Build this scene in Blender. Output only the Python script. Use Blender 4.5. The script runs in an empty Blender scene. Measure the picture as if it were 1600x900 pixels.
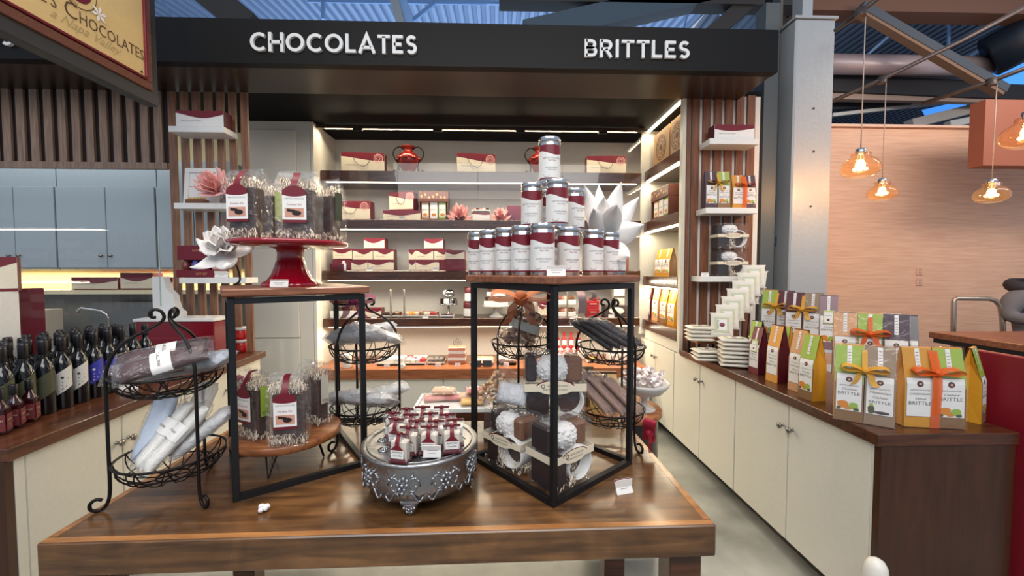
import bpy, math, random
from mathutils import Vector, Matrix
random.seed(7)
S = bpy.context.scene
COL = S.collection
PI = math.pi
# ---------------------------------------------------------------- camera
FPX, CX, CY = 630.0, 800.0, 450.0
YAW, PITCH, EYE = math.atan(22/630), math.atan(26/630), 1.56
cam_d = bpy.data.cameras.new('camera'); cam = bpy.data.objects.new('camera', cam_d); COL.objects.link(cam)
cam.location = (0, 0, EYE); cam.rotation_euler = (PI/2-PITCH, 0, -YAW)
cam_d.sensor_width = 36; cam_d.lens = FPX/1600*36; cam_d.clip_start = .05; cam_d.clip_end = 100
S.camera = cam
_a, _p = YAW, PITCH
AF = Vector((math.sin(_a)*math.cos(_p), math.cos(_a)*math.cos(_p), -math.sin(_p)))
AR = Vector((math.cos(_a), -math.sin(_a), 0)); AU = Vector((math.sin(_a)*math.sin(_p), math.cos(_a)*math.sin(_p), math.cos(_p)))
E0 = Vector((0, 0, EYE))
def ray(x, y): return AF*FPX + AR*(x-CX) + AU*(CY-y)
def pz(x, y, z): d = ray(x, y); return E0 + d*((z-EYE)/d.z)      # point of the photo on a level plane
def py(x, y, Y): d = ray(x, y); return E0 + d*(Y/d.y)            # on a plane facing the camera
def pxx(x, y, X): d = ray(x, y); return E0 + d*(X/d.x)           # on a side plane
# ---------------------------------------------------------------- materials
def lin(c):
    r = []
    for v in c:
        v = v/255; r.append(v/12.92 if v <= .04045 else ((v+.055)/1.055)**2.4)
    return (*r, 1)
_M = {}
def mat(name, c, rough=.5, metal=0, emit=0, coat=0, bump=0, bscale=60, spec=.5, trans=0, alpha=1):
    if name in _M: return _M[name]
    m = bpy.data.materials.new(name); m.use_nodes = True; nt = m.node_tree; b = nt.nodes['Principled BSDF']
    col = lin(c); b.inputs['Base Color'].default_value = col; b.inputs['Roughness'].default_value = rough
    b.inputs['Metallic'].default_value = metal; b.inputs['Coat Weight'].default_value = coat
    b.inputs['Specular IOR Level'].default_value = spec; b.inputs['Transmission Weight'].default_value = trans
    b.inputs['Alpha'].default_value = alpha
    if emit: b.inputs['Emission Color'].default_value = col; b.inputs['Emission Strength'].default_value = emit
    tc = nt.nodes.new('ShaderNodeTexCoord'); n = nt.nodes.new('ShaderNodeTexNoise'); n.inputs['Scale'].default_value = bscale
    n.inputs['Detail'].default_value = 3; nt.links.new(tc.outputs['Object'], n.inputs['Vector'])
    mx = nt.nodes.new('ShaderNodeMix'); mx.data_type = 'RGBA'; mx.blend_type = 'MULTIPLY'; mx.inputs['Factor'].default_value = .12
    mx.inputs[6].default_value = col; nt.links.new(n.outputs['Fac'], mx.inputs[7])
    if not emit: nt.links.new(mx.outputs[2], b.inputs['Base Color'])
    if bump:
        bp = nt.nodes.new('ShaderNodeBump'); bp.inputs['Strength'].default_value = bump; bp.inputs['Distance'].default_value = .01
        nt.links.new(n.outputs['Fac'], bp.inputs['Height']); nt.links.new(bp.outputs['Normal'], b.inputs['Normal'])
    _M[name] = m; return m
def wood(name, c1, c2, rough=.35, scale=(6, 60, 60), coat=0, blotch=0, bump=.08):
    if name in _M: return _M[name]
    m = bpy.data.materials.new(name); m.use_nodes = True; nt = m.node_tree; b = nt.nodes['Principled BSDF']; L = nt.links.new
    tc = nt.nodes.new('ShaderNodeTexCoord'); mp = nt.nodes.new('ShaderNodeMapping'); mp.inputs['Scale'].default_value = scale
    L(tc.outputs['Object'], mp.inputs['Vector'])
    n = nt.nodes.new('ShaderNodeTexNoise'); n.inputs['Scale'].default_value = 1; n.inputs['Detail'].default_value = 7; n.inputs['Distortion'].default_value = .6
    L(mp.outputs['Vector'], n.inputs['Vector'])
    cr = nt.nodes.new('ShaderNodeValToRGB'); cr.color_ramp.elements[0].position = .3; cr.color_ramp.elements[1].position = .72
    cr.color_ramp.elements[0].color = lin(c1); cr.color_ramp.elements[1].color = lin(c2); L(n.outputs['Fac'], cr.inputs['Fac'])
    out = cr.outputs['Color']
    if blotch:
        n2 = nt.nodes.new('ShaderNodeTexNoise'); n2.inputs['Scale'].default_value = 5; n2.inputs['Detail'].default_value = 5; n2.inputs['Distortion'].default_value = 1.2
        L(tc.outputs['Object'], n2.inputs['Vector'])
        c3 = nt.nodes.new('ShaderNodeValToRGB'); c3.color_ramp.elements[0].position = .35; c3.color_ramp.elements[1].position = .65
        k = 1-blotch; c3.color_ramp.elements[0].color = (k, k*.96, k*.92, 1); c3.color_ramp.elements[1].color = (1, 1, 1, 1)
        L(n2.outputs['Fac'], c3.inputs['Fac'])
        mx = nt.nodes.new('ShaderNodeMix'); mx.data_type = 'RGBA'; mx.blend_type = 'MULTIPLY'; mx.inputs['Factor'].default_value = 1
        L(out, mx.inputs[6]); L(c3.outputs['Color'], mx.inputs[7]); out = mx.outputs[2]
    L(out, b.inputs['Base Color']); b.inputs['Roughness'].default_value = rough; b.inputs['Coat Weight'].default_value = coat; b.inputs['Coat Roughness'].default_value = .12
    bp = nt.nodes.new('ShaderNodeBump'); bp.inputs['Strength'].default_value = bump; bp.inputs['Distance'].default_value = .004
    L(n.outputs['Fac'], bp.inputs['Height']); L(bp.outputs['Normal'], b.inputs['Normal'])
    _M[name] = m; return m
def film(name, tint=(255, 255, 255), haze=.02, gloss=.6, wr=.35, scale=22, rough=.08):   # clear plastic: mostly see-through, glossy creases
    if name in _M: return _M[name]
    m = bpy.data.materials.new(name); m.use_nodes = True; nt = m.node_tree; L = nt.links.new
    for n in list(nt.nodes): nt.nodes.remove(n)
    o = nt.nodes.new('ShaderNodeOutputMaterial'); t = nt.nodes.new('ShaderNodeBsdfTransparent'); t.inputs['Color'].default_value = (*[v for v in lin(tint)[:3]], 1)
    g = nt.nodes.new('ShaderNodeBsdfGlossy'); g.inputs['Roughness'].default_value = rough
    d = nt.nodes.new('ShaderNodeBsdfDiffuse'); d.inputs['Color'].default_value = (.85, .87, .9, 1)
    fr = nt.nodes.new('ShaderNodeLayerWeight'); fr.inputs['Blend'].default_value = .5
    pw = nt.nodes.new('ShaderNodeMath'); pw.operation = 'POWER'; pw.inputs[1].default_value = 5
    ml = nt.nodes.new('ShaderNodeMath'); ml.operation = 'MULTIPLY_ADD'; ml.inputs[1].default_value = min(.9, gloss); ml.inputs[2].default_value = .07*gloss; ml.use_clamp = True
    m1 = nt.nodes.new('ShaderNodeMixShader'); m1.inputs['Fac'].default_value = haze; m2 = nt.nodes.new('ShaderNodeMixShader')
    if wr:
        tc = nt.nodes.new('ShaderNodeTexCoord'); n = nt.nodes.new('ShaderNodeTexNoise'); n.inputs['Scale'].default_value = scale; n.inputs['Detail'].default_value = 4; n.inputs['Distortion'].default_value = 1
        bp = nt.nodes.new('ShaderNodeBump'); bp.inputs['Strength'].default_value = wr; bp.inputs['Distance'].default_value = .02
        L(tc.outputs['Object'], n.inputs['Vector']); L(n.outputs['Fac'], bp.inputs['Height'])
        for q in (g, fr, d): L(bp.outputs['Normal'], q.inputs['Normal'])
    L(fr.outputs['Facing'], pw.inputs[0]); L(pw.outputs[0], ml.inputs[0]); L(t.outputs[0], m1.inputs[1]); L(d.outputs[0], m1.inputs[2])
    L(ml.outputs[0], m2.inputs['Fac']); L(m1.outputs[0], m2.inputs[1]); L(g.outputs[0], m2.inputs[2]); L(m2.outputs[0], o.inputs['Surface'])
    _M[name] = m; return m
def sheer(name, c, a=.7):
    m = mat(name, c, .6, alpha=a); return m
def emis(name, c, s):
    if name in _M: return _M[name]
    m = bpy.data.materials.new(name); m.use_nodes = True; nt = m.node_tree
    b = nt.nodes['Principled BSDF']; b.inputs['Base Color'].default_value = lin(c); b.inputs['Emission Color'].default_value = lin(c); b.inputs['Emission Strength'].default_value = s
    _M[name] = m; return m
# ---------------------------------------------------------------- mesh builder
def T(x=0, y=0, z=0): return Matrix.Translation((x, y, z))
def R(ax, deg): return Matrix.Rotation(math.radians(deg), 4, ax)
_text = {}
def text_geo(s, shear=0, off=0):
    k = (s, shear, off)
    if k in _text: return _text[k]
    c = bpy.data.curves.new('t', 'FONT'); c.body = s; c.align_x = 'CENTER'; c.resolution_u = 2; c.shear = shear; c.offset = off; c.size = 1
    o = bpy.data.objects.new('t', c); me = bpy.data.meshes.new_from_object(o)
    v = [(p.co.x, p.co.y) for p in me.vertices]; f = [tuple(p.vertices) for p in me.polygons]
    bpy.data.objects.remove(o); bpy.data.meshes.remove(me); bpy.data.curves.remove(c)
    _text[k] = (v, f); return _text[k]
class MB:
    def __init__(s): s.v = []; s.f = []; s.mi = []; s.sm = []; s.mats = []
    def add(s, vs, fs, m, smooth=False, M=None):
        if m not in s.mats: s.mats.append(m)
        k = s.mats.index(m); n = len(s.v)
        for p in vs: s.v.append(tuple(M @ Vector(p)) if M is not None else tuple(p))
        for f in fs: s.f.append(tuple(i+n for i in f)); s.mi.append(k); s.sm.append(smooth)
        return s
    def box(s, c, d, m, M=None, b=0):
        x, y, z = (q/2 for q in d); cx, cy, cz = c
        if not b:
            vs = [(cx+i*x, cy+j*y, cz+k*z) for i in (-1, 1) for j in (-1, 1) for k in (-1, 1)]
            fs = [(0, 1, 3, 2), (4, 6, 7, 5), (0, 4, 5, 1), (2, 3, 7, 6), (0, 2, 6, 4), (1, 5, 7, 3)]
            return s.add(vs, fs, m, False, M)
        b = min(b, x*.9, y*.9, z*.9); vs = []; idx = {}
        for i in (-1, 1):
            for j in (-1, 1):
                for k in (-1, 1):
                    for a in range(3):
                        p = [i*(x-(b if a != 0 else 0)), j*(y-(b if a != 1 else 0)), k*(z-(b if a != 2 else 0))]
                        idx[(i, j, k, a)] = len(vs); vs.append((p[0]+cx, p[1]+cy, p[2]+cz))
        fs = []
        for i in (-1, 1): fs.append([idx[(i, *q, 0)] for q in ((-1, -1), (1, -1), (1, 1), (-1, 1))][::i])
        for j in (-1, 1): fs.append([idx[(q[0], j, q[1], 1)] for q in ((-1, -1), (1, -1), (1, 1), (-1, 1))][::-j])
        for k in (-1, 1): fs.append([idx[(q[0], q[1], k, 2)] for q in ((-1, -1), (1, -1), (1, 1), (-1, 1))][::k])
        for a, bx in ((0, 1), (0, 2), (1, 2)):
            c3 = 3-a-bx
            for u in (-1, 1):
                for w in (-1, 1):
                    q = []
                    for t in (-1, 1):
                        e = [0]*3; e[a] = u; e[bx] = w; e[c3] = t; q.append(tuple(e))
                    fs.append([idx[(*q[0], a)], idx[(*q[1], a)], idx[(*q[1], bx)], idx[(*q[0], bx)]])
        for i in (-1, 1):
            for j in (-1, 1):
                for k in (-1, 1): fs.append([idx[(i, j, k, a)] for a in range(3)])
        return s.add(vs, fs, m, False, M)
    def lathe(s, prof, m, seg=24, M=None, smooth=True, caps=True, a0=0, a1=360, rfun=None):
        n = len(prof); full = abs(a1-a0-360) < 1e-6; cnt = seg if full else seg+1; vs = []
        for i in range(cnt):
            a = math.radians(a0+(a1-a0)*i/seg)
            for (r, z) in prof:
                q = rfun(a, z, r) if rfun else r
                vs.append((q*math.cos(a), q*math.sin(a), z))
        fs = []
        for i in range(seg):
            i2 = (i+1) % cnt
            for j in range(n-1): fs.append((i*n+j, i2*n+j, i2*n+j+1, i*n+j+1))
        s.add(vs, fs, m, smooth, M)
        if caps and full:
            for j, fl in ((0, -1), (n-1, 1)):
                if prof[j][0] > 1e-5:
                    r, z = prof[j]; c = [vs[i*n+j] for i in range(cnt)]
                    s.add(c, [tuple(range(cnt))[::fl]], m, False, M)
        return s
    def tube(s, pts, r, m, seg=6, M=None, closed=False, cap=True):
        P = [Vector(p) for p in pts]; n = len(P); vs = []
        rr = r if isinstance(r, (list, tuple)) else [r]*n
        up = None
        for i in range(n):
            if closed: d = P[(i+1) % n]-P[i-1]
            else: d = P[min(i+1, n-1)]-P[max(i-1, 0)]
            if d.length < 1e-9: d = Vector((0, 0, 1))
            d.normalize()
            if up is None:
                up = Vector((0, 0, 1)) if abs(d.z) < .9 else Vector((1, 0, 0))
            up = up - d*up.dot(d)
            if up.length < 1e-6: up = d.orthogonal()
            up.normalize(); sd = d.cross(up)
            for k in range(seg):
                a = 2*PI*k/seg; vs.append(P[i]+(up*math.cos(a)+sd*math.sin(a))*rr[i])
        fs = []
        for i in range(n if closed else n-1):
            j = (i+1) % n
            for k in range(seg): fs.append((i*seg+k, i*seg+(k+1) % seg, j*seg+(k+1) % seg, j*seg+k))
        if not closed and cap: fs += [tuple(range(seg))[::-1], tuple((n-1)*seg+k for k in range(seg))]
        return s.add(vs, fs, m, True, M)
    def ball(s, c, r, m, seg=8, rings=6, M=None):
        rx, ry, rz = r if isinstance(r, (tuple, list)) else (r, r, r); vs = [(c[0], c[1], c[2]-rz)]; fs = []
        for i in range(1, rings):
            t = PI*i/rings
            for k in range(seg): a = 2*PI*k/seg; vs.append((c[0]+rx*math.sin(t)*math.cos(a), c[1]+ry*math.sin(t)*math.sin(a), c[2]-rz*math.cos(t)))
        vs.append((c[0], c[1], c[2]+rz)); e = len(vs)-1
        for k in range(seg): fs.append((0, 1+(k+1) % seg, 1+k)); fs.append((e, e-seg+k, e-seg+(k+1) % seg))
        for i in range(rings-2):
            for k in range(seg): a = 1+i*seg+k; b = 1+i*seg+(k+1) % seg; fs.append((a, b, b+seg, a+seg))
        return s.add(vs, fs, m, True, M)
    def grid(s, fn, nu, nv, m, M=None, smooth=True, thick=0):     # fn(u,v) for u,v in 0..1
        vs = [fn(i/nu, j/nv) for i in range(nu+1) for j in range(nv+1)]; w = nv+1
        fs = [(i*w+j, (i+1)*w+j, (i+1)*w+j+1, i*w+j+1) for i in range(nu) for j in range(nv)]
        s.add(vs, fs, m, smooth, M)
        return s
    def prism(s, poly, d, m, M=None, smooth=False):                # polygon in x,z  extruded along y from 0 to d
        n = len(poly); vs = [(x, 0, z) for x, z in poly]+[(x, d, z) for x, z in poly]
        fs = [tuple(range(n)), tuple(range(2*n-1, n-1, -1))]+[(i, n+i, n+(i+1) % n, (i+1) % n) for i in range(n)]
        return s.add(vs, fs, m, smooth, M)
    def poly(s, pts, m, M=None): return s.add(pts, [tuple(range(len(pts)))], m, False, M)
    def strip(s, pts, w, m, M=None, wv=(1, 0, 0)):                 # flat ribbon along pts, width along wv
        W = Vector(wv)*(w/2) if not isinstance(wv, list) else None; vs = []
        for i, p in enumerate(pts):
            q = Vector(wv[i])*(w/2) if W is None else W
            vs += [Vector(p)-q, Vector(p)+q]
        return s.add(vs, [(2*i, 2*i+1, 2*i+3, 2*i+2) for i in range(len(pts)-1)], m, True, M)
    def text(s, st, h, m, M=None, shear=0, off=0, fn=None, w=None):  # letters stand in the x,z plane, front to -y, baseline z=0
        v, f = text_geo(st, shear, off); k = h/.7; kx = k
        if w:
            x0 = min(p[0] for p in v); x1 = max(p[0] for p in v); kx = w/(x1-x0)
        vs = [(x*kx, 0, y*k) for x, y in v]
        if fn: vs = [fn(*p) for p in vs]
        return s.add(vs, f, m, False, M)
    def build(s, name, parent=None, M=None, loc=None, **tags):
        me = bpy.data.meshes.new(name)
        vs = s.v if M is None else [tuple(M @ Vector(p)) for p in s.v]
        me.from_pydata(vs, [], s.f)
        for m in s.mats: me.materials.append(m)
        me.polygons.foreach_set('material_index', s.mi); me.polygons.foreach_set('use_smooth', s.sm); me.update()
        o = bpy.data.objects.new(name, me); COL.objects.link(o)
        if parent is not None: o.parent = parent
        if loc is not None: o.location = loc
        for k, q in tags.items(): o[k] = q
        return o
def thing(name, label, cat, loc=(0, 0, 0), rz=0, group=None, M=None):
    o = bpy.data.objects.new(name, None); COL.objects.link(o); o.empty_display_size = .05
    o.location = loc; o.rotation_euler = (0, 0, math.radians(rz))
    if M is not None: o.matrix_world = M
    o['label'] = label; o['category'] = cat
    if group: o['group'] = group
    return o
def tag(o, label, cat, group=None):
    o['label'] = label; o['category'] = cat
    if group: o['group'] = group
    return o
def struct(o): o['kind'] = 'structure'; return o
def kids(o): return [c for c in bpy.data.objects if c.parent == o]
_kids = {}
def dup(root, loc=None, rz=None, label=None, group=None, M=None, sc=None):
    if root.name not in _kids:
        _kids[root.name] = [(c, kids(c)) for c in kids(root)]
    r = root.copy(); COL.objects.link(r)
    if loc is not None: r.location = loc
    if rz is not None: r.rotation_euler = (0, 0, math.radians(rz))
    if M is not None: r.matrix_world = M
    if sc is not None: r.scale = sc if isinstance(sc, tuple) else (sc, sc, sc)
    if label: r['label'] = label
    if group: r['group'] = group
    for c, g in _kids[root.name]:
        d = c.copy(); COL.objects.link(d); d.parent = r
        for q in g:
            e = q.copy(); COL.objects.link(e); e.parent = d
    return r
ORD = 'first second third fourth fifth sixth seventh eighth ninth tenth eleventh twelfth'.split()
# ---------------------------------------------------------------- palette
CREAM = mat('cream_paint', (222, 218, 204), .38); CREAMD = mat('cream_side', (216, 208, 188), .45)
WALNUT = wood('walnut', (52, 26, 14), (96, 54, 30), .3, (5, 40, 40), coat=.25)
WALNUTX = wood('walnut_cross', (58, 30, 17), (104, 60, 34), .3, (40, 5, 40), coat=.25)
SLAT = wood('slat_wood', (124, 98, 82), (164, 138, 118), .5, (60, 60, 4))
SLATR = wood('slat_wood_red', (92, 54, 34), (138, 86, 56), .45, (60, 60, 4))
TABLE = wood('table_wood', (70, 46, 27), (136, 95, 57), .28, (3, 30, 30), coat=.4, blotch=.45)
TOPW = wood('riser_top_wood', (104, 60, 40), (152, 98, 70), .35, (7, 50, 50))
ACACIA = wood('acacia', (112, 62, 34), (176, 112, 66), .35, (7, 40, 40))
ENDW = wood('end_panel_wood', (56, 30, 14), (74, 41, 20), .3, (30, 30, 3), coat=.15)
BLACK = mat('black_metal', (20, 20, 22), .42, .2); BLACKP = mat('black_paint', (20, 20, 21), .28, coat=.15)
BLACKG = mat('black_gloss', (12, 12, 14), .2)
IRON = mat('wrought_iron', (30, 24, 22), .45, .6); CHROME = mat('chrome', (205, 205, 205), .18, 1); NICKEL = mat('brushed_nickel', (150, 145, 138), .3, 1)
STEEL = mat('galvanised', (176, 180, 182), .42, .25, bump=.15, bscale=40); STEELD = mat('dark_steel', (62, 66, 70), .5, .4)
SILVER = mat('embossed_silver', (164, 165, 168), .33, 1, bump=.25, bscale=55); TINM = mat('tin_metal', (205, 207, 210), .22, 1)
MAROON = mat('maroon', (112, 16, 34), .4); MAROOND = mat('maroon_dark', (86, 12, 28), .45); RED = mat('red_glaze', (146, 10, 32), .12, coat=.6)
WHITE = mat('white_card', (236, 233, 228), .5); IVORY = mat('ivory_card', (232, 220, 194), .5); WHITEP = mat('white_lacquer', (232, 231, 226), .35)
INK = mat('ink', (70, 66, 66), .7); INKR = mat('ink_red', (150, 30, 48), .6); SHRED = mat('paper_shred', (238, 222, 200), .7)
CHOC = mat('dark_chocolate', (60, 34, 25), .5, bump=.3, bscale=45); CHOCD = mat('chocolate_black', (40, 23, 22), .35); COCOA = mat('cocoa_brown', (116, 76, 50), .6, bump=.4, bscale=70)
KRAFT = mat('kraft', (150, 116, 82), .7); GOLD = mat('gold_bag', (208, 146, 34), .42); ORANGE = mat('orange_bag', (226, 158, 66), .5); LIME = mat('lime', (156, 182, 66), .45); PURP = mat('purple_bag', (66, 34, 48), .45)
PEACH = mat('peach_bag', (214, 160, 112), .55); TAN = mat('tan_bag', (150, 126, 102), .55)
LORANGE = mat('orange_fruit', (214, 132, 40), .6); LGREEN = mat('green_leaf_print', (150, 180, 70), .6); LDARK = mat('olive_print', (80, 84, 50), .6); PHOTO = mat('photo_pink', (204, 150, 128), .5)
PINK = mat('pink_petal', (246, 184, 178), .6); WPET = mat('white_petal', (236, 232, 228), .6); FLESH = mat('marshmallow', (232, 230, 228), .7, bump=.5, bscale=80)
NUT = mat('candied_nut', (150, 104, 72), .45, bump=.4, bscale=90); NUTL = mat('popcorn_tan', (206, 164, 120), .6)
FILM = film('clear_film'); FILM2 = film('clear_film_dense', haze=.03, gloss=.7, wr=1.0, scale=26, rough=.06); FILMB = film('frosted_film', (242, 242, 244), haze=.36, gloss=.35, wr=.9, scale=34)
GLASS = film('pane_glass', haze=.0, gloss=.5, wr=0, rough=0.0)
BOWO = sheer('orange_organza', (226, 96, 24), .82); BOWY = sheer('gold_organza', (220, 160, 52), .85); BOWR = sheer('wine_organza', (150, 22, 52), .85)
LED = emis('led_strip', (255, 240, 210), 6)
# ================================================================ SETTING
CONC = mat('polished_concrete', (150, 150, 144), .3, bump=.05, bscale=3)
def concrete():
    nt = CONC.node_tree; L = nt.links.new; b = nt.nodes['Principled BSDF']
    tc = nt.nodes.new('ShaderNodeTexCoord'); n = nt.nodes.new('ShaderNodeTexNoise'); n.inputs['Scale'].default_value = 2.4; n.inputs['Detail'].default_value = 8
    cr = nt.nodes.new('ShaderNodeValToRGB'); cr.color_ramp.elements[0].position = .3; cr.color_ramp.elements[1].position = .75
    cr.color_ramp.elements[0].color = lin((108, 108, 103)); cr.color_ramp.elements[1].color = lin((168, 167, 158))
    L(tc.outputs['Object'], n.inputs['Vector']); L(n.outputs['Fac'], cr.inputs['Fac']); L(cr.outputs['Color'], b.inputs['Base Color'])
concrete()
def boxo(name, lo, hi, m, b=0, parent=None):
    c = [(a+q)/2 for a, q in zip(lo, hi)]; d = [q-a for a, q in zip(lo, hi)]
    return MB().box(c, d, m, b=b).build(name, parent)
struct(boxo('floor', (-8, -3, -.1), (12, 14, 0), CONC))
# alcove walls
WALLC = mat('alcove_wall', (234, 228, 214), .5)
struct(boxo('wall_back', (-2.6, 4.62, 0), (2.3, 4.72, 3.05), WALLC))
struct(boxo('wall_left', (-1.832, 4.07, 0), (-1.804, 4.62, 3.02), WALLC))
FASC = mat('fascia_black', (15, 14, 14), .5, spec=.2); SOFF = mat('soffit_bronze', (50, 36, 26), .3)
struct(boxo('wall_front', (-6.5, 2.88, 2.985), (2.005, 2.95, 3.28), FASC))          # the black fascia over the booth
struct(boxo('trim_1', (-6.5, 2.95, 2.987), (2.0, 3.36, 3.02), SOFF))
struct(boxo('ceiling', (-6.5, 3.36, 3.025), (2.2, 4.66, 3.06), mat('ceiling_black', (9, 9, 11), .6, spec=.12)))
struct(boxo('trim_2', (-6.5, 2.95, 3.255), (2.0, 4.66, 3.275), BLACKP))
# slatted screens
def slats(name, x0, x1, z0, z1, per, w, m, Y=3.36, back=None, d=.022, rails=(), rz=.04):
    b = MB(); n = int((x1-x0)/per)
    for i in range(n+1):
        x = x0+i*per
        if x+w > x1+.02: break
        b.box((x+w/2, Y, (z0+z1)/2), (w, d, z1-z0), m, b=.002)
    for z in rails: b.box(((x0+x1)/2, Y-.002, z), (x1-x0, d+.012, rz), m)
    if back: b.box(((x0+x1)/2, Y+d/2+.006, (z0+z1)/2), (x1-x0, .01, z1-z0), back)
    return struct(b.build(name))
DARKB = mat('slat_backing', (30, 14, 12), .6)
slats('wall_left_screen', -6.3, -2.635, 2.40, 3.025, .105, .06, SLAT, back=DARKB, rails=(2.40,), rz=.05)
slats('wall_left_screen', -2.62, -1.955, .9, 3.025, .094, .056, wood('slat_wood_mid', (104, 70, 50), (150, 108, 82), .45, (60, 60, 4)))
slats('wall_right_screen', 1.615, 2.205, .9, 3.025, .094, .066, SLATR, back=mat('screen_back', (226, 220, 210), .5), d=.02)
b = MB(); b.box((1.548, 3.365, 1.96), (.03, .05, 2.13), CREAMD); b.box((1.58, 3.36, 1.96), (.028, .045, 2.13), SLATR); struct(b.build('trim_3'))
# kitchen alcove behind the left counter
KW = mat('kitchen_wall', (214, 196, 150), .5); GRAN = mat('granite', (120, 116, 102), .25, bump=.05, bscale=30)
struct(boxo('wall_kitchen', (-6.5, 4.42, 0), (-2.55, 4.5, 3.1), KW))
b = MB(); b.box((-4.58, 4.385, 1.12), (3.9, .05, .42), GRAN); b.box((-4.58, 4.08, .895), (3.9, .66, .04), GRAN); tag(b.build('stone_worktop'), 'grey stone worktop and splashback behind the wine bottles', 'worktop')
tag(boxo('wall_shelf', (-6.0, 4.12, 1.335), (-2.58, 4.42, 1.375), mat('pale_shelf', (232, 220, 180), .4)), 'long pale shelf under the grey wall cabinets, carrying gift boxes', 'shelf')
KCAB = mat('kitchen_cabinet', (160, 172, 178), .35)
for i, (xa, xb) in enumerate(((-5.9, -4.98), (-4.97, -4.22), (-4.21, -3.29), (-3.28, -2.58))):
    t = thing('wall_cabinet', ['grey-blue wall cabinet nearest the hanging shop sign', 'grey-blue wall cabinet above the dark red boxes on the left', 'grey-blue wall cabinet with a pair of knobs in the middle', 'grey-blue wall cabinet against the slatted post'][i], 'cabinet', ((xa+xb)/2, 4.2, 1.58), group='grey wall cabinets in the kitchen')
    w = xb-xa
    MB().box((0, .02, .52), (w, .36, 1.04), KCAB).build('body', t)
    for s in (-1, 1):
        d = MB().box((s*w/4, -.175, .40), (w/2-.008, .02, .77), KCAB, b=.003).build('door', t)
        MB().lathe([(.006, 0), (.006, .012), (.014, .018), (.014, .026), (0, .03)], NICKEL, 10, T(s*.045, -.185, .13) @ R('X', 90)).build('knob', d)
tag(boxo('kitchen_base_cabinet', (-6.5, 3.8, 0), (-2.66, 4.40, .873), CREAM), 'cream base cabinet under the grey stone worktop', 'cabinet')
t = thing('kitchen_tap', 'chrome swan-neck tap over the dark wine bottles', 'tap', tuple(py(171, 520, 3.95)[:2])+(.9155,))
MB().tube([(0, 0, 0), (0, 0, .2), (-.01, -.01, .24), (-.05, -.02, .27), (-.2, -.05, .30), (-.225, -.055, .28), (-.23, -.056, .255)], .011, CHROME, 8).build('spout', t)
MB().lathe([(.024, 0), (.024, .02), (.014, .04), (.014, .06)], CHROME, 12).build('base', t)
p = py(181, 488, 4.1); o = MB().box((0, 0, .17), (.60, .02, .34), mat('slate_grey', (96, 98, 96), .45), R('X', -10), b=.004).build('slate_board', loc=(p.x, 4.12, .916)); tag(o, 'dark grey board standing behind the chrome tap', 'board')
# glass guard by the left counter
t = thing('glass_guard', 'upright clear glass guard standing behind the wine bottles', 'glass panel', (0, 0, 0))
GE = mat('glass_edge', (170, 190, 186), .15)
MB().poly([(-2.52, 2.12, 1.30), (-2.52, 3.10, 1.30), (-2.52, 3.10, 1.825), (-2.52, 2.12, 1.825)], GLASS).build('pane', t)
for y in (2.12, 3.10): MB().box((-2.52, y, 1.5625), (.008, .006, .525), GE).build('edge', t)
# ---------------------------------------------------------------- tall cream cabinet at the alcove's left
t = thing('tall_cabinet', 'tall cream two-door cabinet between slatted post and lit shelves', 'cabinet', (-2.165, 4.06, 0))
MB().box((0, .28, 1.51), (.66, .55, 3.02), CREAM).build('body', t)
for z0, z1, zk in ((.1, .895, .80), (.905, 2.93, .985)):
    d = MB().box((-.05, -.008, (z0+z1)/2), (.5, .02, z1-z0), CREAM, b=.003).build('door', t)
    MB().lathe([(.006, 0), (.006, .014), (.015, .02), (.015, .028), (0, .032)], NICKEL, 10, T(-.25, -.018, zk) @ R('X', 90)).build('knob', d)
# ---------------------------------------------------------------- display shelves of the back wall
SHW = wood('shelf_wood', (56, 30, 18), (92, 52, 32), .25, (5, 40, 40), coat=.3)
SHT = wood('shelf_wood_warm', (120, 66, 36), (170, 102, 60), .3, (5, 40, 40), coat=.2)
SZ = {}
for k, (za, zb, Y0, lab) in enumerate(((2.475, 2.585, 4.2, 'uppermost dark wood shelf holding the red vase'), (1.995, 2.09, 4.2, 'second wooden shelf from the top with pink flowers'),
        (1.47, 1.567, 4.2, 'middle wooden shelf stacked with small swoosh boxes'), (.985, 1.07, 4.2, 'fourth wooden shelf down with plates of chocolates'))):
    o = boxo('display_shelf', (-1.80, Y0, za), (1.5, 4.62, zb), SHW, b=.004); tag(o, lab, 'shelf', 'display shelves in the alcove'); SZ[k] = zb
o = boxo('display_counter', (-1.80, 3.95, .50), (1.5, 4.62, .60), SHT, b=.004); tag(o, 'deep wooden bottom counter of the alcove with white trays', 'counter'); SZ[4] = .60
for k, (z, Yb) in enumerate(((3.0215, 4.2), (2.4715, 4.225), (1.9915, 4.225), (1.4665, 4.225), (.9815, 4.225))):
    o = MB().box((-.15, Yb, z), (3.2, .018, .007), LED).build('led_strip')
    tag(o, ['lit strip along the very top of the alcove shelves', 'lit strip under the shelf with the red vase', 'lit strip under the shelf with pink flowers', 'lit strip under the shelf of swoosh boxes', 'lit strip under the shelf of chocolate plates'][k], 'light strip', 'light strips under the alcove shelves')
for x, s in ((-1.85, 1), (1.5, -1)):
    pass
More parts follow.
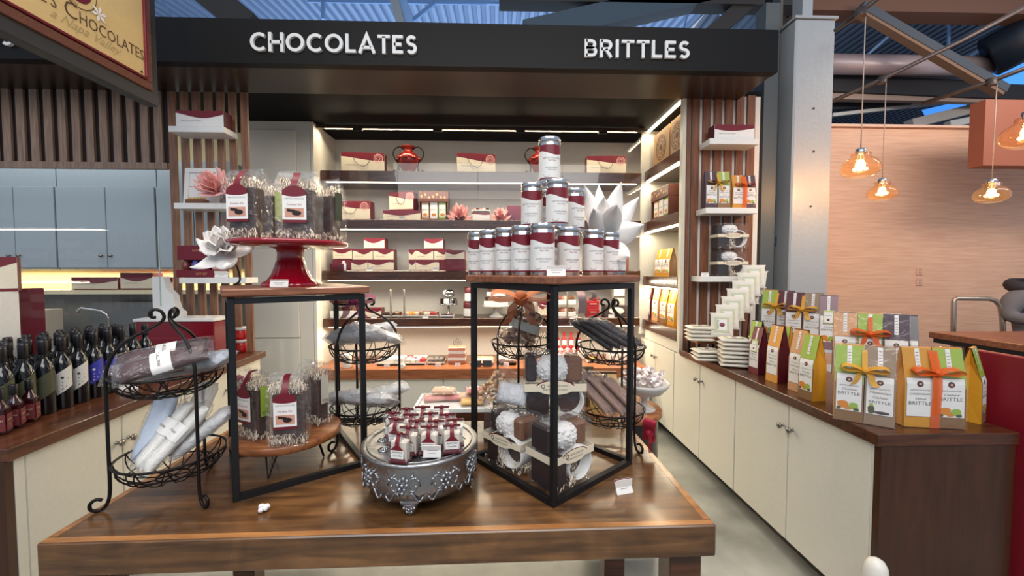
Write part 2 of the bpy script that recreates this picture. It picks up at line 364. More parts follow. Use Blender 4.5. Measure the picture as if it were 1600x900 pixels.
for i in range(4):
    xa = -1.80+i*.835; t = thing('base_cabinet', ['low cream cabinet beside the tall cabinet, behind left baskets', 'low cream cabinet behind the wire basket of white bags', 'low cream cabinet behind the tray of pink packs', 'low cream cabinet behind the kraft bags'][i], 'cabinet', (xa+.4175, 4.0, 0), group='low cream cabinets under the alcove shelves')
    MB().box((0, .3, .3), (.833, .55, .395), CREAM).build('body', t); MB().box((0, .34, .05), (.833, .5, .1), BLACKP).build('toe_kick', t)
    for s in (-1, 1): MB().box((s*.2125, .012, .298), (.417, .02, .385), CREAM, b=.003).build('door', t)
# sliding glass in front of the upper shelves
gl = [-1.79, -1.01, -.20, .66, 1.49]
for i in range(4):
    t = thing('glass_door', ['sliding glass pane before the leftmost gift bag', 'sliding glass pane before the middle gift bag', 'sliding glass pane behind the pyramid of tins', 'sliding glass pane beside the lit right-hand shelves'][i], 'glass panel', ((gl[i]+gl[i+1])/2, 4.15, 1.58), group='glass panes before the shelves')
    w = gl[i+1]-gl[i]-.006
    MB().poly([(-w/2, 0, .01), (w/2, 0, .01), (w/2, 0, 1.39), (-w/2, 0, 1.39)], GLASS).build('pane', t)
    MB().box((0, 0, 1.405), (.09, .03, .035), BLACK).build('bracket', t)
tag(boxo('glass_rail', (-1.80, 4.13, 2.985), (1.5, 4.17, 3.02), mat('rail_bronze', (90, 72, 60), .3, .6)), 'dark metal rail carrying the sliding glass panes', 'rail')
# ---------------------------------------------------------------- lit shelving on the right side of the alcove
t = thing('shelving_unit', 'tall open shelving with lit shelves beside the right slatted screen', 'shelving', (1.53, 3.82, 0))
MB().box((.42, 0, 1.96), (.02, .9, 2.13), WALLC).build('back_panel', t)
MB().box((.2, .43, 1.96), (.44, .03, 2.13), CREAM).build('side_panel', t); MB().box((.06, 0, .903), (.05, .81, .1), CREAM).build('lower_panel', t); MB().box((.22, -.42, 1.96), (.4, .03, 2.13), CREAM).build('side_panel', t)
RZ = []
for zt in (2.60, 2.07, 1.51, 1.055):
    MB().box((.21, 0, zt-.05), (.40, .81, .1), SHW, b=.003).build('shelf', t); RZ.append(zt)
for zt in (3.02, 2.50, 1.97, 1.41): MB().box((.04, 0, zt-.008), (.03, .80, .012), LED).build('light_strip', t)
# ---------------------------------------------------------------- counters
def cab_unit(name, lab, grp, M, L, knobs=True, h=.85):
    t = thing(name, lab, 'cabinet', M=M, group=grp)           # local: x along the run, -y the front
    MB().box((0, .26, .1+(h-.1)/2), (L, .48, h-.1), CREAM).build('body', t); MB().box((0, .3, .05), (L, .42, .1), BLACKP).build('toe_kick', t)
    for s in (-1, 1):
        d = MB().box((s*L/4, .008, .1+(h-.1)/2), (L/2-.006, .022, h-.11), CREAM, b=.003).build('door', t)
        MB().lathe([(.010, 0), (.006, .004), (.006, .016), (.016, .022), (.017, .029), (.008, .034), (0, .035)], NICKEL, 14, T(-s*-.035 if 0 else s*.035, -.003, h-.13) @ R('X', 90)).build('knob', d)
    return t
MR = lambda y: T(1.562, y, 0) @ R('Z', -90)       # front faces -x
cab_unit('base_cabinet', 'cream cabinet under the nearest brittle bags, right counter', 'cream cabinets of the right counter', MR(2.083), .966)
cab_unit('base_cabinet', 'cream cabinet under the stacked white pouches, right counter', 'cream cabinets of the right counter', MR(3.03), .92)
cab_unit('base_cabinet', 'cream cabinet under the lit shelving, farthest on the right', 'cream cabinets of the right counter', MR(3.915), .84)
t = thing('end_panel', 'dark wood end panel of the right counter beside the red panel', 'panel', (0, 0, 0))
MB().box((1.842, 1.572, .425), (.57, .03, .85), ENDW).build('board', t); MB().box((1.571, 1.594, .475), (.022, .012, .75), CREAM).build('filler_strip', t)
o = MB().box((1.836, 2.44, .875), (.60, 1.78, .05), WALNUT, b=.003).build('worktop'); tag(o, 'dark wood worktop of the right counter carrying brittle bags', 'worktop')
A = Vector((-1.819, 1.535, 0)); Bv = Vector((-1.932, 3.40, 0)); dl = (Bv-A).normalized(); angl = math.degrees(math.atan2(dl.y, dl.x))
def LC(s, off, z=.9):                                # along the left counter from its near end, off = in from the front edge
    n = Vector((-dl.y, dl.x, 0)); p = A+dl*s+n*off; return Vector((p.x, p.y, z))
ML = lambda s: Matrix.Translation(LC(s, .025, 0)) @ R('Z', angl)
cab_unit('base_cabinet', 'cream cabinet of the left counter behind the front wire basket', 'cream cabinets of the left counter', ML(.512), .875)
cab_unit('base_cabinet', 'cream cabinet of the left counter below the white and red jars', 'cream cabinets of the left counter', ML(1.39), .87)
b = MB(); b.box((.935, .33, .875), (1.87, .66, .05), WALNUTX, b=.003); o = b.build('worktop', M=Matrix.Translation(A) @ R('Z', angl)); tag(o, 'dark wood worktop of the left counter carrying wine bottles', 'worktop')
t = thing('end_panel', 'dark wood end panel at the near end of the left counter', 'panel', M=Matrix.Translation(A) @ R('Z', angl))
MB().box((.018, .34, .425), (.03, .64, .85), ENDW).build('board', t); MB().box((.053, .03, .475), (.036, .022, .75), CREAM).build('filler_strip', t)
# ---------------------------------------------------------------- column, post, neighbours
b = MB(); b.box((2.60, 3.44, 1.81), (.335, .3, 3.62), STEEL, b=.012); b.box((2.60, 3.44, 3.63), (.36, .32, .02), STEEL); b.box((2.64, 3.5, 4.4), (.09, .12, 1.6), STEEL)
for x, z in ((2.6, 2.9), (2.6, 2.1), (2.61, 2.55)): b.lathe([(.008, 0), (.008, .006), (0, .008)], STEELD, 10, T(x, 3.29, z) @ R('X', 90))
b.build('pillar', kind='structure')
b = MB(); b.box((2.30, 3.45, 1.9), (.12, .14, 3.8), mat('post_steel', (92, 98, 100), .5, .3)); b.box((2.39, 3.52, 2.4), (.07, .1, 4.8), BLACKP); b.box((2.44, 3.56, 2.4), (.07, .1, 4.8), mat('post_brick', (104, 98, 90), .8, bump=.6, bscale=30)); b.box((2.39, 3.46, 1.83), (.1, .02, .07), STEELD)
b.build('pillar_steel', kind='structure')
def pinkwall():
    m = mat('pink_wall', (222, 176, 146), .55); nt = m.node_tree; L = nt.links.new; b = nt.nodes['Principled BSDF']
    tc = nt.nodes.new('ShaderNodeTexCoord'); mp = nt.nodes.new('ShaderNodeMapping'); mp.inputs['Scale'].default_value = (.8, 1, 14); n = nt.nodes.new('ShaderNodeTexNoise'); n.inputs['Scale'].default_value = 3; n.inputs['Detail'].default_value = 6
    cr = nt.nodes.new('ShaderNodeValToRGB'); cr.color_ramp.elements[0].position = .3; cr.color_ramp.elements[1].position = .7; cr.color_ramp.elements[0].color = lin((206, 160, 132)); cr.color_ramp.elements[1].color = lin((226, 184, 154))
    L(tc.outputs['Object'], mp.inputs['Vector']); L(mp.outputs['Vector'], n.inputs['Vector']); L(n.outputs['Fac'], cr.inputs['Fac']); L(cr.outputs['Color'], b.inputs['Base Color']); return m
b = MB(); b.box((6.0, 5.06, 1.69), (5.2, .1, 3.38), pinkwall()); b.box((6.0, 5.04, 3.385), (5.2, .16, .03), mat('pink_cap', (226, 186, 160), .5)); b.build('wall_right', kind='structure')
COPP = mat('copper_paint', (150, 84, 58), .55)
b = MB(); b.box((6.2, 4.17, 3.03), (2.24, .14, .68), COPP, M=T(0, 0, -.02)); b.build('trim_4', kind='structure')
for nm, y, z in (('wall_socket', 424, 0), ('wall_socket', 440, 0)):
    p = py(1437, y, 5.005); t = MB().box((0, 0, 0), (.09, .012, .10), mat('socket_plate', (214, 172, 146), .5), b=.004)
    t.box((0, -.007, .02), (.03, .004, .022), mat('socket_inset', (190, 150, 126), .5)); t.box((0, -.007, -.02), (.03, .004, .022), mat('socket_inset', (190, 150, 126), .5))
    tag(t.build(nm, loc=p), 'upper socket plate on the pink wall' if y == 424 else 'lower socket plate on the pink wall', 'socket', 'socket plates on the pink wall')
t = thing('bar_counter', 'wood-topped bar counter with red front beyond the brittle bags', 'counter', (4.36, 2.55, 0))
MB().box((0, .02, 1.03), (1.5, 1.34, .05), TOPW, b=.004).build('top', t); MB().box((-.02, .02, .99), (1.44, 1.28, .04), BLACKP).build('top_edge', t)
MB().box((.05, .05, .49), (1.25, 1.2, .97), mat('wine_panel', (104, 12, 24), .45)).build('body', t)
o = MB().box((2.205, 1.64, .6), (.045, .3, 1.2), mat('wine_panel_dark', (128, 8, 30), .5), b=.004).build('partition_panel'); tag(o, 'dark red upright panel beside the right counter end', 'panel')
p = py(1369, 890, 1.48)
o = MB().lathe([(.04, 0), (.04, p.z-.02), (.036, p.z+.015), (.026, p.z+.035), (.012, p.z+.044), (0, p.z+.046)], mat('bollard_white', (226, 222, 212), .4), 20, T(p.x, p.y, 0)).build('bollard'); tag(o, 'white round-topped post in front of the right counter end', 'post')
# ---------------------------------------------------------------- roof space
DECK = mat('roof_deck', (150, 172, 204), .5, .2)
def deck(name, X0, X1, Y0, Y1, z0, z1, per, m):
    b = MB(); n = int((X1-X0)/per); vs = []; 
    for i in range(n+1):
        x = X0+i*per
        for q, dz in ((0, 0), (.4, 0), (.5, .06), (.9, .06)):
            vs.append((x+q*per, Y0, z0+dz)); vs.append((x+q*per, Y1, z1+dz))
    k = len(vs)//2; b.add(vs, [(2*i, 2*i+1, 2*i+3, 2*i+2) for i in range(k-1)], m); return b.build(name, kind='structure')
deck('ceiling_deck', -9, 3.2, 4.8, 12, 5.4, 6.3, .14, DECK)
deck('ceiling_deck', 3.2, 14, 4.8, 12, 5.6, 5.3, .14, mat('roof_deck_grey', (104, 116, 134), .5, .2))
BEAM = mat('beam_dark', (44, 42, 40), .6); BEAMB = mat('beam_blue', (130, 170, 220), .4, .2); BRN = mat('beam_brown', (112, 78, 60), .6)
def beam(name, p, q, w, d, m, lab=None):
    p = Vector(p); q = Vector(q); L = (q-p).length; z = (q-p).normalized(); y = Vector((0, 1, 0)); y = (y-z*y.dot(z)).normalized(); x = y.cross(z)
    M = Matrix.Translation((p+q)/2) @ Matrix((x, y, z)).transposed().to_4x4()
    b = MB().box((0, 0, 0), (w, d, L), m, M=M); return b.build(name, kind='structure')
beam('beam_roof', py(300, -30, 4.9), py(392, 45, 4.9), .30, .2, BEAM); beam('beam_roof', py(1110, -10, 4.9), py(820, 56, 4.9), .26, .2, mat('beam_teal', (60, 78, 92), .5))
beam('beam_roof', py(780, -8, 4.9), py(1260, 0, 4.9), .25, .2, BEAM); beam('beam_roof', py(1185, -10, 4.9), py(1105, 60, 4.9), .18, .15, BEAM)
beam('beam_roof', py(1215, -40, 5.3), py(1215, 120, 5.3), .14, .14, STEELD); beam('beam_roof', py(1238, -40, 5.3), py(1238, 60, 5.3), .10, .14, mat('beam_tan', (120, 112, 100), .6))
beam('beam_roof', py(608, -30, 5.3), py(630, 50, 5.3), .11, .1, mat('beam_grey', (140, 150, 160), .5)); beam('beam_roof', py(620, -30, 5.35), py(645, 50, 5.35), .1, .1, BEAMB)
beam('beam_roof', py(1235, 6, 5.2), py(1650, 14, 5.2), .30, .25, BRN)
beam('beam_roof', py(1345, 10, 4.95), py(1570, 140, 4.95), .10, .08, mat('beam_slate', (78, 84, 92), .5)); beam('beam_roof', py(1340, 18, 4.97), py(1562, 147, 4.97), .06, .1, mat('beam_sand', (140, 110, 88), .6))
for a, c, w, m in (((500, 0), (800, 5), .05, BEAMB), ((640, 36), (680, 4), .05, BEAMB), ((480, 2), (760, 6), .03, BEAMB), ((800, 10), (1180, 16), .07, BEAMB), ((1240, 19), (1330, 22), .06, BEAMB), ((1370, 20), (1650, 34), .06, BEAMB),
        ((835, 0), (862, 30), .02, BEAMB), ((1080, 4), (1068, 45), .02, BEAMB), ((1118, 12), (1138, 30), .05, BEAMB), ((505, -5), (505, 30), .05, BEAMB), ((248, -5), (270, 26), .02, BEAMB),
        ((1350, 90), (1430, 20), .035, BEAMB), ((1505, 95), (1610, 22), .04, BEAMB), ((1483, 20), (1482, 76), .03, BEAMB), ((1300, 120), (1520, 124), .10, mat('pipe_pale', (150, 155, 168), .5)), ((1290, 134), (1620, 148), .24, mat('beam_charcoal', (40, 40, 44), .7)), ((1290, 150), (1560, 156), .12, mat('beam_rose', (170, 146, 132), .6))):  # the widest of these beams is plain charcoal
    beam('beam_purlin', py(*a, 5.9), py(*c, 5.9), w, w*.8, m)
b = MB(); p, q = py(1285, 100, 5.6), py(1545, 104, 5.6); b.tube([p, q], .13, mat('duct_rose', (186, 168, 170), .4, .3), 20); b.build('ceiling_duct', kind='structure')
b = MB(); p, q = py(1545, 90, 5.5), py(1680, 20, 5.0); b.tube([p, q], .28, mat('duct_navy', (30, 38, 50), .4), 20); b.build('ceiling_duct', kind='structure')
b = MB()
for (x1, y1), (x2, y2), w, m in (((1300, 180), (1500, 157), .05, WHITEP), ((1420, 195), (1560, 160), .14, mat('beam_offwhite', (196, 188, 180), .5)), ((1480, 195), (1560, 180), .1, WHITEP), ((1290, 168), (1420, 160), .1, STEELD)):
    beam('beam_truss', py(x1, y1, 6.2), py(x2, y2, 6.2), w, w, m)
struct(boxo('wall_far', (-9, 11.9, 0), (16, 12, 7), mat('far_wall', (70, 92, 130), .7)))
struct(MB().poly([tuple(py(1530, 118, 5.8)), tuple(py(1660, 40, 5.8)), tuple(py(1660, 134, 5.8)), tuple(py(1545, 130, 5.8))], emis('skylight_blue', (70, 150, 240), .8)).build('window_1'))
struct(MB().poly([tuple(py(1440, 172, 7.2)), tuple(py(1510, 156, 7.2)), tuple(py(1510, 170, 7.2)), tuple(py(1450, 190, 7.2))], emis('skylight_blue', (70, 150, 240), .8)).build('window_2'))
# conduit with the pendant lamps
def pendant(px, pyy, Y, dia, lab, top, junction):
    c = py(px, pyy, Y); t = thing('pendant_lamp', lab, 'lamp', tuple(c), group='amber glass pendant lamps')
    r = dia/2; AMB = film('amber_glass', (255, 226, 192), haze=.015, gloss=.8, wr=0, rough=.03)
    prof = [(.025, .62*r*1.6), (.06, .58*r*1.6)] + [(r*math.sin(a), r*.82*math.cos(a)*(.95 if math.cos(a) > 0 else .7)) for a in [x*PI/180 for x in range(28, 150, 10)]]
    MB().lathe(prof, AMB, 28, caps=False).build('shade', t)
    MB().lathe([(.012, r*1.28), (.03, r*1.22), (.034, r*1.05), (.03, r*.86), (.026, r*.84)], CHROME, 16).build('socket', t)
    MB().ball((0, 0, r*.22), (r*.25, r*.25, r*.36), emis('filament_bulb', (255, 206, 120), 16), 14, 10).build('bulb', t); MB().lathe([(.012, r*.5), (.012, r*.9)], CHROME, 10).build('bulb_cap', t)
    z = py(px, top, Y).z-c.z
    MB().tube([(0, 0, r*1.25), (0, 0, z)], .004, mat('flex', (190, 170, 156), .5), 5).build('cord', t)
    L = bpy.data.lights.new('lamp_glow', 'POINT'); L.energy = 14; L.color = (1, .62, .3); L.shadow_soft_size = .05
    lo = bpy.data.objects.new('lamp_glow', L); COL.objects.link(lo); lo.location = (c.x, c.y, c.z-.02); 
pendant(1344, 264, 2.85, .235, 'largest whole amber pendant lamp, beside the galvanised column', 25, None)
pendant(1378, 303, 3.6, .225, 'small amber pendant lamp hanging second from the column', 125, None)
pendant(1549, 306, 3.3, .225, 'amber pendant lamp hanging below the copper box', 130, None)
pendant(1606, 214, 2.5, .26, 'amber pendant lamp cut off by the picture edge', -20, None)
CONDU = mat('conduit', (78, 66, 62), .45, .5)
for i, (pts, lab) in enumerate(((((1306, 47, 3.12), (1326, 33, 2.98), (1345, 18, 2.85), (1400, -25, 2.8)), 'dark conduit carrying the largest pendant lamp'), (((1285, 165, 3.7), (1378, 124, 3.6), (1500, 65, 3.5), (1640, -10, 3.3)), 'long dark conduit running up from the second pendant lamp'), (((1440, 162, 3.6), (1549, 127, 3.3), (1640, 92, 3.1)), 'dark conduit above the lamp by the copper box'))):
    t = thing('lamp_conduit', lab, 'conduit', (0, 0, 0), group='conduits of the pendant lamps')
    MB().tube([py(*q) for q in pts], .018, CONDU, 8).build('tube', t)
    j = pts[2] if i == 0 else pts[1]; MB().lathe([(.035, -.035), (.035, .02), (.0, .03)], CONDU, 12, Matrix.Translation(py(*j))).build('junction', t)
# bar stool behind the bar and the seated person
t = thing('bar_stool', 'grey metal bar stool with a bent tube back beyond the bar', 'stool', tuple(py(1562, 424, 3.75)[:2])+(0,), -12)
TUBE = mat('stool_tube', (176, 164, 152), .3, .8)
MB().box((0, 0, .74), (.40, .40, .035), mat('stool_seat', (90, 22, 26), .6), b=.015).build('seat', t)
MB().tube([(-.2, .2, .76), (-.2, .21, 1.0), (-.2, .215, 1.245), (-.195, .215, 1.27), (-.17, .215, 1.28), (.1, .215, 1.28), (.16, .215, 1.26), (.2, .21, 1.2), (.215, .2, 1.05), (.22, .18, .78)], .022, TUBE, 10).build('back_frame', t)
for sx in (-1, 1):
    for sy in (-1, 1): MB().tube([(sx*.17, sy*.17, .73), (sx*.22, sy*.22, 0)], .016, TUBE, 8).build('leg', t)
b = MB()
for z in (.3,): b.tube([(s*.2, q*.2, z) for s, q in ((-1, -1), (1, -1), (1, 1), (-1, 1))], .01, TUBE, 6, closed=True)
b.build('footrest', t)
t = thing('easel', 'grey wooden prop leaning beside the red panel', 'prop', (0, 0, 0)); 
MB().tube([py(1576, 567, 2.3), py(1550, 668, 2.15)], .022, mat('grey_wood', (150, 134, 122), .6), 4).build('strut', t); MB().tube([py(1574, 600, 2.3), py(1604, 600, 2.3)], .016, mat('grey_wood', (150, 134, 122), .6), 4).build('rail', t)
def person():
    c = py(1613, 424, 3.9); ox, oy = c.x, c.y
    SKIN = mat('skin', (196, 144, 118), .5); KNIT = mat('grey_knit', (118, 116, 120), .8, bump=.8, bscale=220); DKH = mat('dark_hood', (44, 40, 46), .8, bump=.5, bscale=60); JEAN = mat('dark_trousers', (22, 22, 26), .7)
    root = thing('person', 'person in a grey knit top with dark hood, seated past the bar', 'person', (ox, oy, 0))
    J = [((0, 0, .80), .17), ((0, .0, .98), .16), ((0, -.01, 1.16), .175), ((0, -.02, 1.30), .15), ((.02, -.03, 1.40), .07), ((.04, -.05, 1.47), .07), ((.05, -.06, 1.56), .085), ((.05, -.06, 1.65), .075),
         ((-.185, .0, 1.29), .10), ((-.27, -.03, 1.10), .075), ((-.18, -.26, 1.08), .045), ((.18, -.01, 1.31), .075), ((.27, -.03, 1.10), .058), ((.18, -.26, 1.08), .045),
         ((-.1, -.1, .82), .1), ((-.12, -.42, .82), .085), ((-.12, -.44, .42), .06), ((-.12, -.42, .1), .045), ((-.12, -.54, .06), .04), ((.1, -.1, .82), .1), ((.12, -.42, .82), .085), ((.12, -.44, .42), .06), ((.12, -.42, .1), .045), ((.12, -.54, .06), .04),
         ((-.12, -.34, 1.08), .03), ((.12, -.34, 1.08), .03)]
    E = [(0, 1), (1, 2), (2, 3), (3, 4), (4, 5), (5, 6), (6, 7), (3, 8), (8, 9), (9, 10), (10, 24), (3, 11), (11, 12), (12, 13), (13, 25), (0, 14), (14, 15), (15, 16), (16, 17), (17, 18), (0, 19), (19, 20), (20, 21), (21, 22), (22, 23)]
    k = len(J)
    for side, w in ((-1, 24), (1, 25)):
        for q in range(5):
            bx = J[w][0]; dx = (-.026+.013*q); L = (.05, .062, .066, .06, .048)[q]
            J.append(((bx[0]+dx, bx[1]-.04, bx[2]), .010)); J.append(((bx[0]+dx*1.2, bx[1]-.04-L*.6, bx[2]-.012), .009)); J.append(((bx[0]+dx*1.2, bx[1]-.04-L*.8, bx[2]-.04), .007))
            i = len(J); E += [(w, i-3), (i-3, i-2), (i-2, i-1)]
    me = bpy.data.meshes.new('body'); me.from_pydata([j[0] for j in J], E, []); o = bpy.data.objects.new('body', me); COL.objects.link(o); o.parent = root
    sk = o.modifiers.new('s', 'SKIN'); 
    for i, (p, r) in enumerate(J): me.skin_vertices[0].data[i].radius = (r, r*(.72 if i < 4 else 1))
    me.skin_vertices[0].data[0].use_root = True
    ss = o.modifiers.new('d', 'SUBSURF'); ss.levels = 2; ss.render_levels = 2
    dg = bpy.context.evaluated_depsgraph_get(); m2 = bpy.data.meshes.new_from_object(o.evaluated_get(dg)); o.modifiers.clear(); o.data = m2
    for q in (SKIN, KNIT, JEAN): m2.materials.append(q)
    for p in m2.polygons:
        c = p.center; p.use_smooth = True
        p.material_index = 2 if c.z < .86 else (1 if c.z < 1.415 and not (c.y < -.27 and c.z > 1.0) else 0)
    b = MB(); b.ball((.05, -.065, 1.62), (.09, .10, .12), SKIN, 16, 12); b.ball((.05, -.165, 1.61), (.014, .02, .02), SKIN)
    b.ball((.02, -.155, 1.635), .012, mat('eye', (30, 26, 24), .3)); b.ball((.08, -.155, 1.635), .012, mat('eye', (30, 26, 24), .3)); b.box((.05, -.155, 1.565), (.04, .01, .008), mat('lips', (150, 80, 76), .5)); b.ball((-.04, -.06, 1.62), (.014, .025, .035), SKIN); b.ball((.14, -.06, 1.62), (.014, .025, .035), SKIN)
    b.build('head', root)
    b = MB(); b.ball((.05, -.045, 1.655), (.1, .105, .11), mat('dark_hair', (34, 26, 22), .6), 16, 10); b.build('hair', root)
    b = MB(); b.tube([(.14*math.cos(a)+.0, .10*math.sin(a)+.02, 1.405+.03*math.sin(a)) for a in [i*PI/9 for i in range(18)]], .058, DKH, 10, closed=True); b.ball((-.04, .05, 1.40), (.13, .11, .06), DKH, 14, 8); b.build('hood', root)
person()
# ================================================================ PRODUCTS
def smooth(P, n=4, closed=False):
    P = [Vector(p) for p in P]; out = []; k = len(P)
    for i in range(k if closed else k-1):
        a, b, c, d = (P[i-1] if (i or closed) else P[0]), P[i], P[(i+1) % k], P[(i+2) % k if closed else min(i+2, k-1)]
        for j in range(n):
            t = j/n; out.append(.5*((2*b)+(c-a)*t+(2*a-5*b+4*c-d)*t*t+(-a+3*b-3*c+d)*t**3))
    if not closed: out.append(P[-1])
    return out
def shred(b, lo, hi, n, m=SHRED, L=.03, rnd=random):
    for _ in range(n):
        c = Vector([rnd.uniform(a, q) for a, q in zip(lo, hi)]); a = rnd.uniform(0, 2*PI); e = rnd.uniform(-.7, .7); d = Vector((math.cos(a), math.sin(a), e)).normalized()
        pts = []
        for i in range(5):
            t = i/4-.5; q = c+d*L*t+Vector((0, 0, .006*(1 if i % 2 else -1))); pts.append(Vector([min(max(v, l0), h0) for v, l0, h0 in zip(q, lo, hi)]))
        b.strip(pts, .0028, m, wv=tuple(d.cross(Vector((.3, .2, 1))).normalized()))
def bow(s, m, tails=True, w=.03):
    b = MB()
    for sx in (-1, 1):
        P = smooth([(0, 0, 0), (sx*.35*s, -.02*s, .16*s), (sx*.75*s, -.05*s, .22*s), (sx*.95*s, -.02*s, .06*s), (sx*.7*s, .05*s, -.06*s), (sx*.3*s, .03*s, -.03*s), (0, 0, 0)], 4)
        b.strip(P, w, m, wv=(0, 1, .25))
        if tails: b.strip(smooth([(0, -.01*s, 0), (sx*.25*s, -.05*s, -.25*s), (sx*.3*s, -.03*s, -.55*s), (sx*.48*s, -.06*s, -.8*s)], 4), w*.8, m, wv=(.8, .35, .2))
    b.ball((0, -.01*s, 0), (w*.45, w*.4, w*.5), m, 8, 6); return b
def card(w, h, lab, loc, rz, lines=('Cocoa Fondue', '$12.00'), top=MAROON, grp='price cards'):
    b = MB(); M = R('X', -14); b.box((0, 0, h/2), (w, .0015, h), WHITE, M); b.box((0, -.001, h*.93), (w, .0012, h*.12), top, M)
    b.box((0, .012, h/2-.002), (w, .0015, h), WHITE, R('X', 18))
    for i, l in enumerate((.6, .42)): b.box((0, -.0011, h*(.58-.22*i)), (w*l, .0006, h*.045), mat('faint_print', (150, 140, 140), .6), M)
    o = b.build('price_card', loc=loc); o.rotation_euler.z = math.radians(rz); return tag(o, lab, 'card', grp)
# ---- clear kit bag with chocolate, paper shred and a fondue label
def kit_bag(lab, loc, rz, tagm=None, h=.255, w=.135, d=.085, front=True, bowm=None, seed=1, grp='clear chocolate kit bags'):
    t = thing('kit_bag', lab, 'bag', loc, rz, grp); rn = random.Random(seed)
    MB().box((0, 0, .012+h*.36), (w*.78, d*.62, h*.70), CHOC, b=.006).build('chocolate_block', t)
    b = MB(); shred(b, (-w*.46, -d*.44, .003), (w*.46, d*.44, .03), 90, rnd=rn); shred(b, (-w*.46, -d*.47, .01), (w*.46, -d*.40, .045), 40, rnd=rn)
    shred(b, (-w*.45, -d*.42, h*.74), (w*.45, d*.42, h*.9), 110, rnd=rn); b.build('paper_shred', t, kind='stuff')
    b = MB(); prof = [(-d/2, 0), (d/2, 0), (d/2, h*.8), (d*.18, h*.985), (-d*.18, h*.985), (-d/2, h*.8)]
    vs = []; nn = 7
    for i in range(nn+1):
        x = -w/2+w*i/nn
        for (y, z) in prof: vs.append((x+rn.uniform(-.002, .002), y+rn.uniform(-.002, .002), z+rn.uniform(-.003, .003)*(z > 0)))
    k = len(prof); fs = [(i*k+j, (i+1)*k+j, (i+1)*k+(j+1) % k, i*k+(j+1) % k) for i in range(nn) for j in range(k)]+[tuple(range(k)), tuple(nn*k+j for j in range(k))[::-1]]
    b.add(vs, fs, FILM2); b.box((0, 0, h*.99), (w*.99, .003, .02), FILM2); b.build('film_bag', t)
    if front:
        lw, lh, z0 = w*.60, h*.36, h*.30; y = -d/2-.004
        b = MB(); b.box((0, y, z0+lh/2), (lw, .0016, lh), WHITE); b.box((0, y+.0003, z0-.004), (lw, .0014, .012), MAROON)
        b.box((0, y-.0012, z0+lh*.28), (lw*.8, .0008, lh*.36), PHOTO); b.add([(math.cos(a)*lw*.2+lw*.1, y-.0022, z0+lh*.26+math.sin(a)*lh*.10) for a in [i*PI/7 for i in range(14)]], [tuple(range(14))], CHOCD)
        b.strip([(-lw*.3, y-.002, z0+lh*.38), (0, y-.002, z0+lh*.34), (lw*.08, y-.002, z0+lh*.30)], .01, CHOCD, wv=(0, 0, 1))
        b.text("ANETTE'S CHOCOLATES", lh*.06, INK, T(0, y-.001, z0+lh*.80), w=lw*.82); b.text('Fondue Kit', lh*.085, INKR, T(0, y-.001, z0+lh*.56), w=lw*.62)
        b.build('label', t)
        b = MB(); b.strip([(0, y-.001, z0+lh*1.0), (0, y-.001, h*.8), (0, -d*.2, h*.99), (0, d*.1, h)], w*.17, MAROON)
        b.add([(-lw*.5, y-.0012, z0+lh*.97)]+[(lw*.5*math.cos(a), y-.0012, z0+lh*1.02+lw*.36*math.sin(a)) for a in [PI-i*PI/10 for i in range(11)]]+[(lw*.5, y-.0012, z0+lh*.97)]+[(lw*.5*q, y-.0012, z0+lh*(.97-.06*(1-q*q))) for q in (.6, .2, -.2, -.6)], [tuple(range(17))], MAROON)
        b.build('ribbon', t)
    if tagm is not None:
        b = MB(); b.box((w/2+.003, -d*.08, h*.58), (.0016, d*.42, h*.44), tagm); b.text('72%', .012, INK, T(w/2+.005, -d*.08, h*.38) @ R('Z', 90)); b.build('tag', t)
    if bowm is not None: bw = bow(.05, bowm).build('bow', t); bw.location = (-w/2, -d*.1, h*.83)
    return t
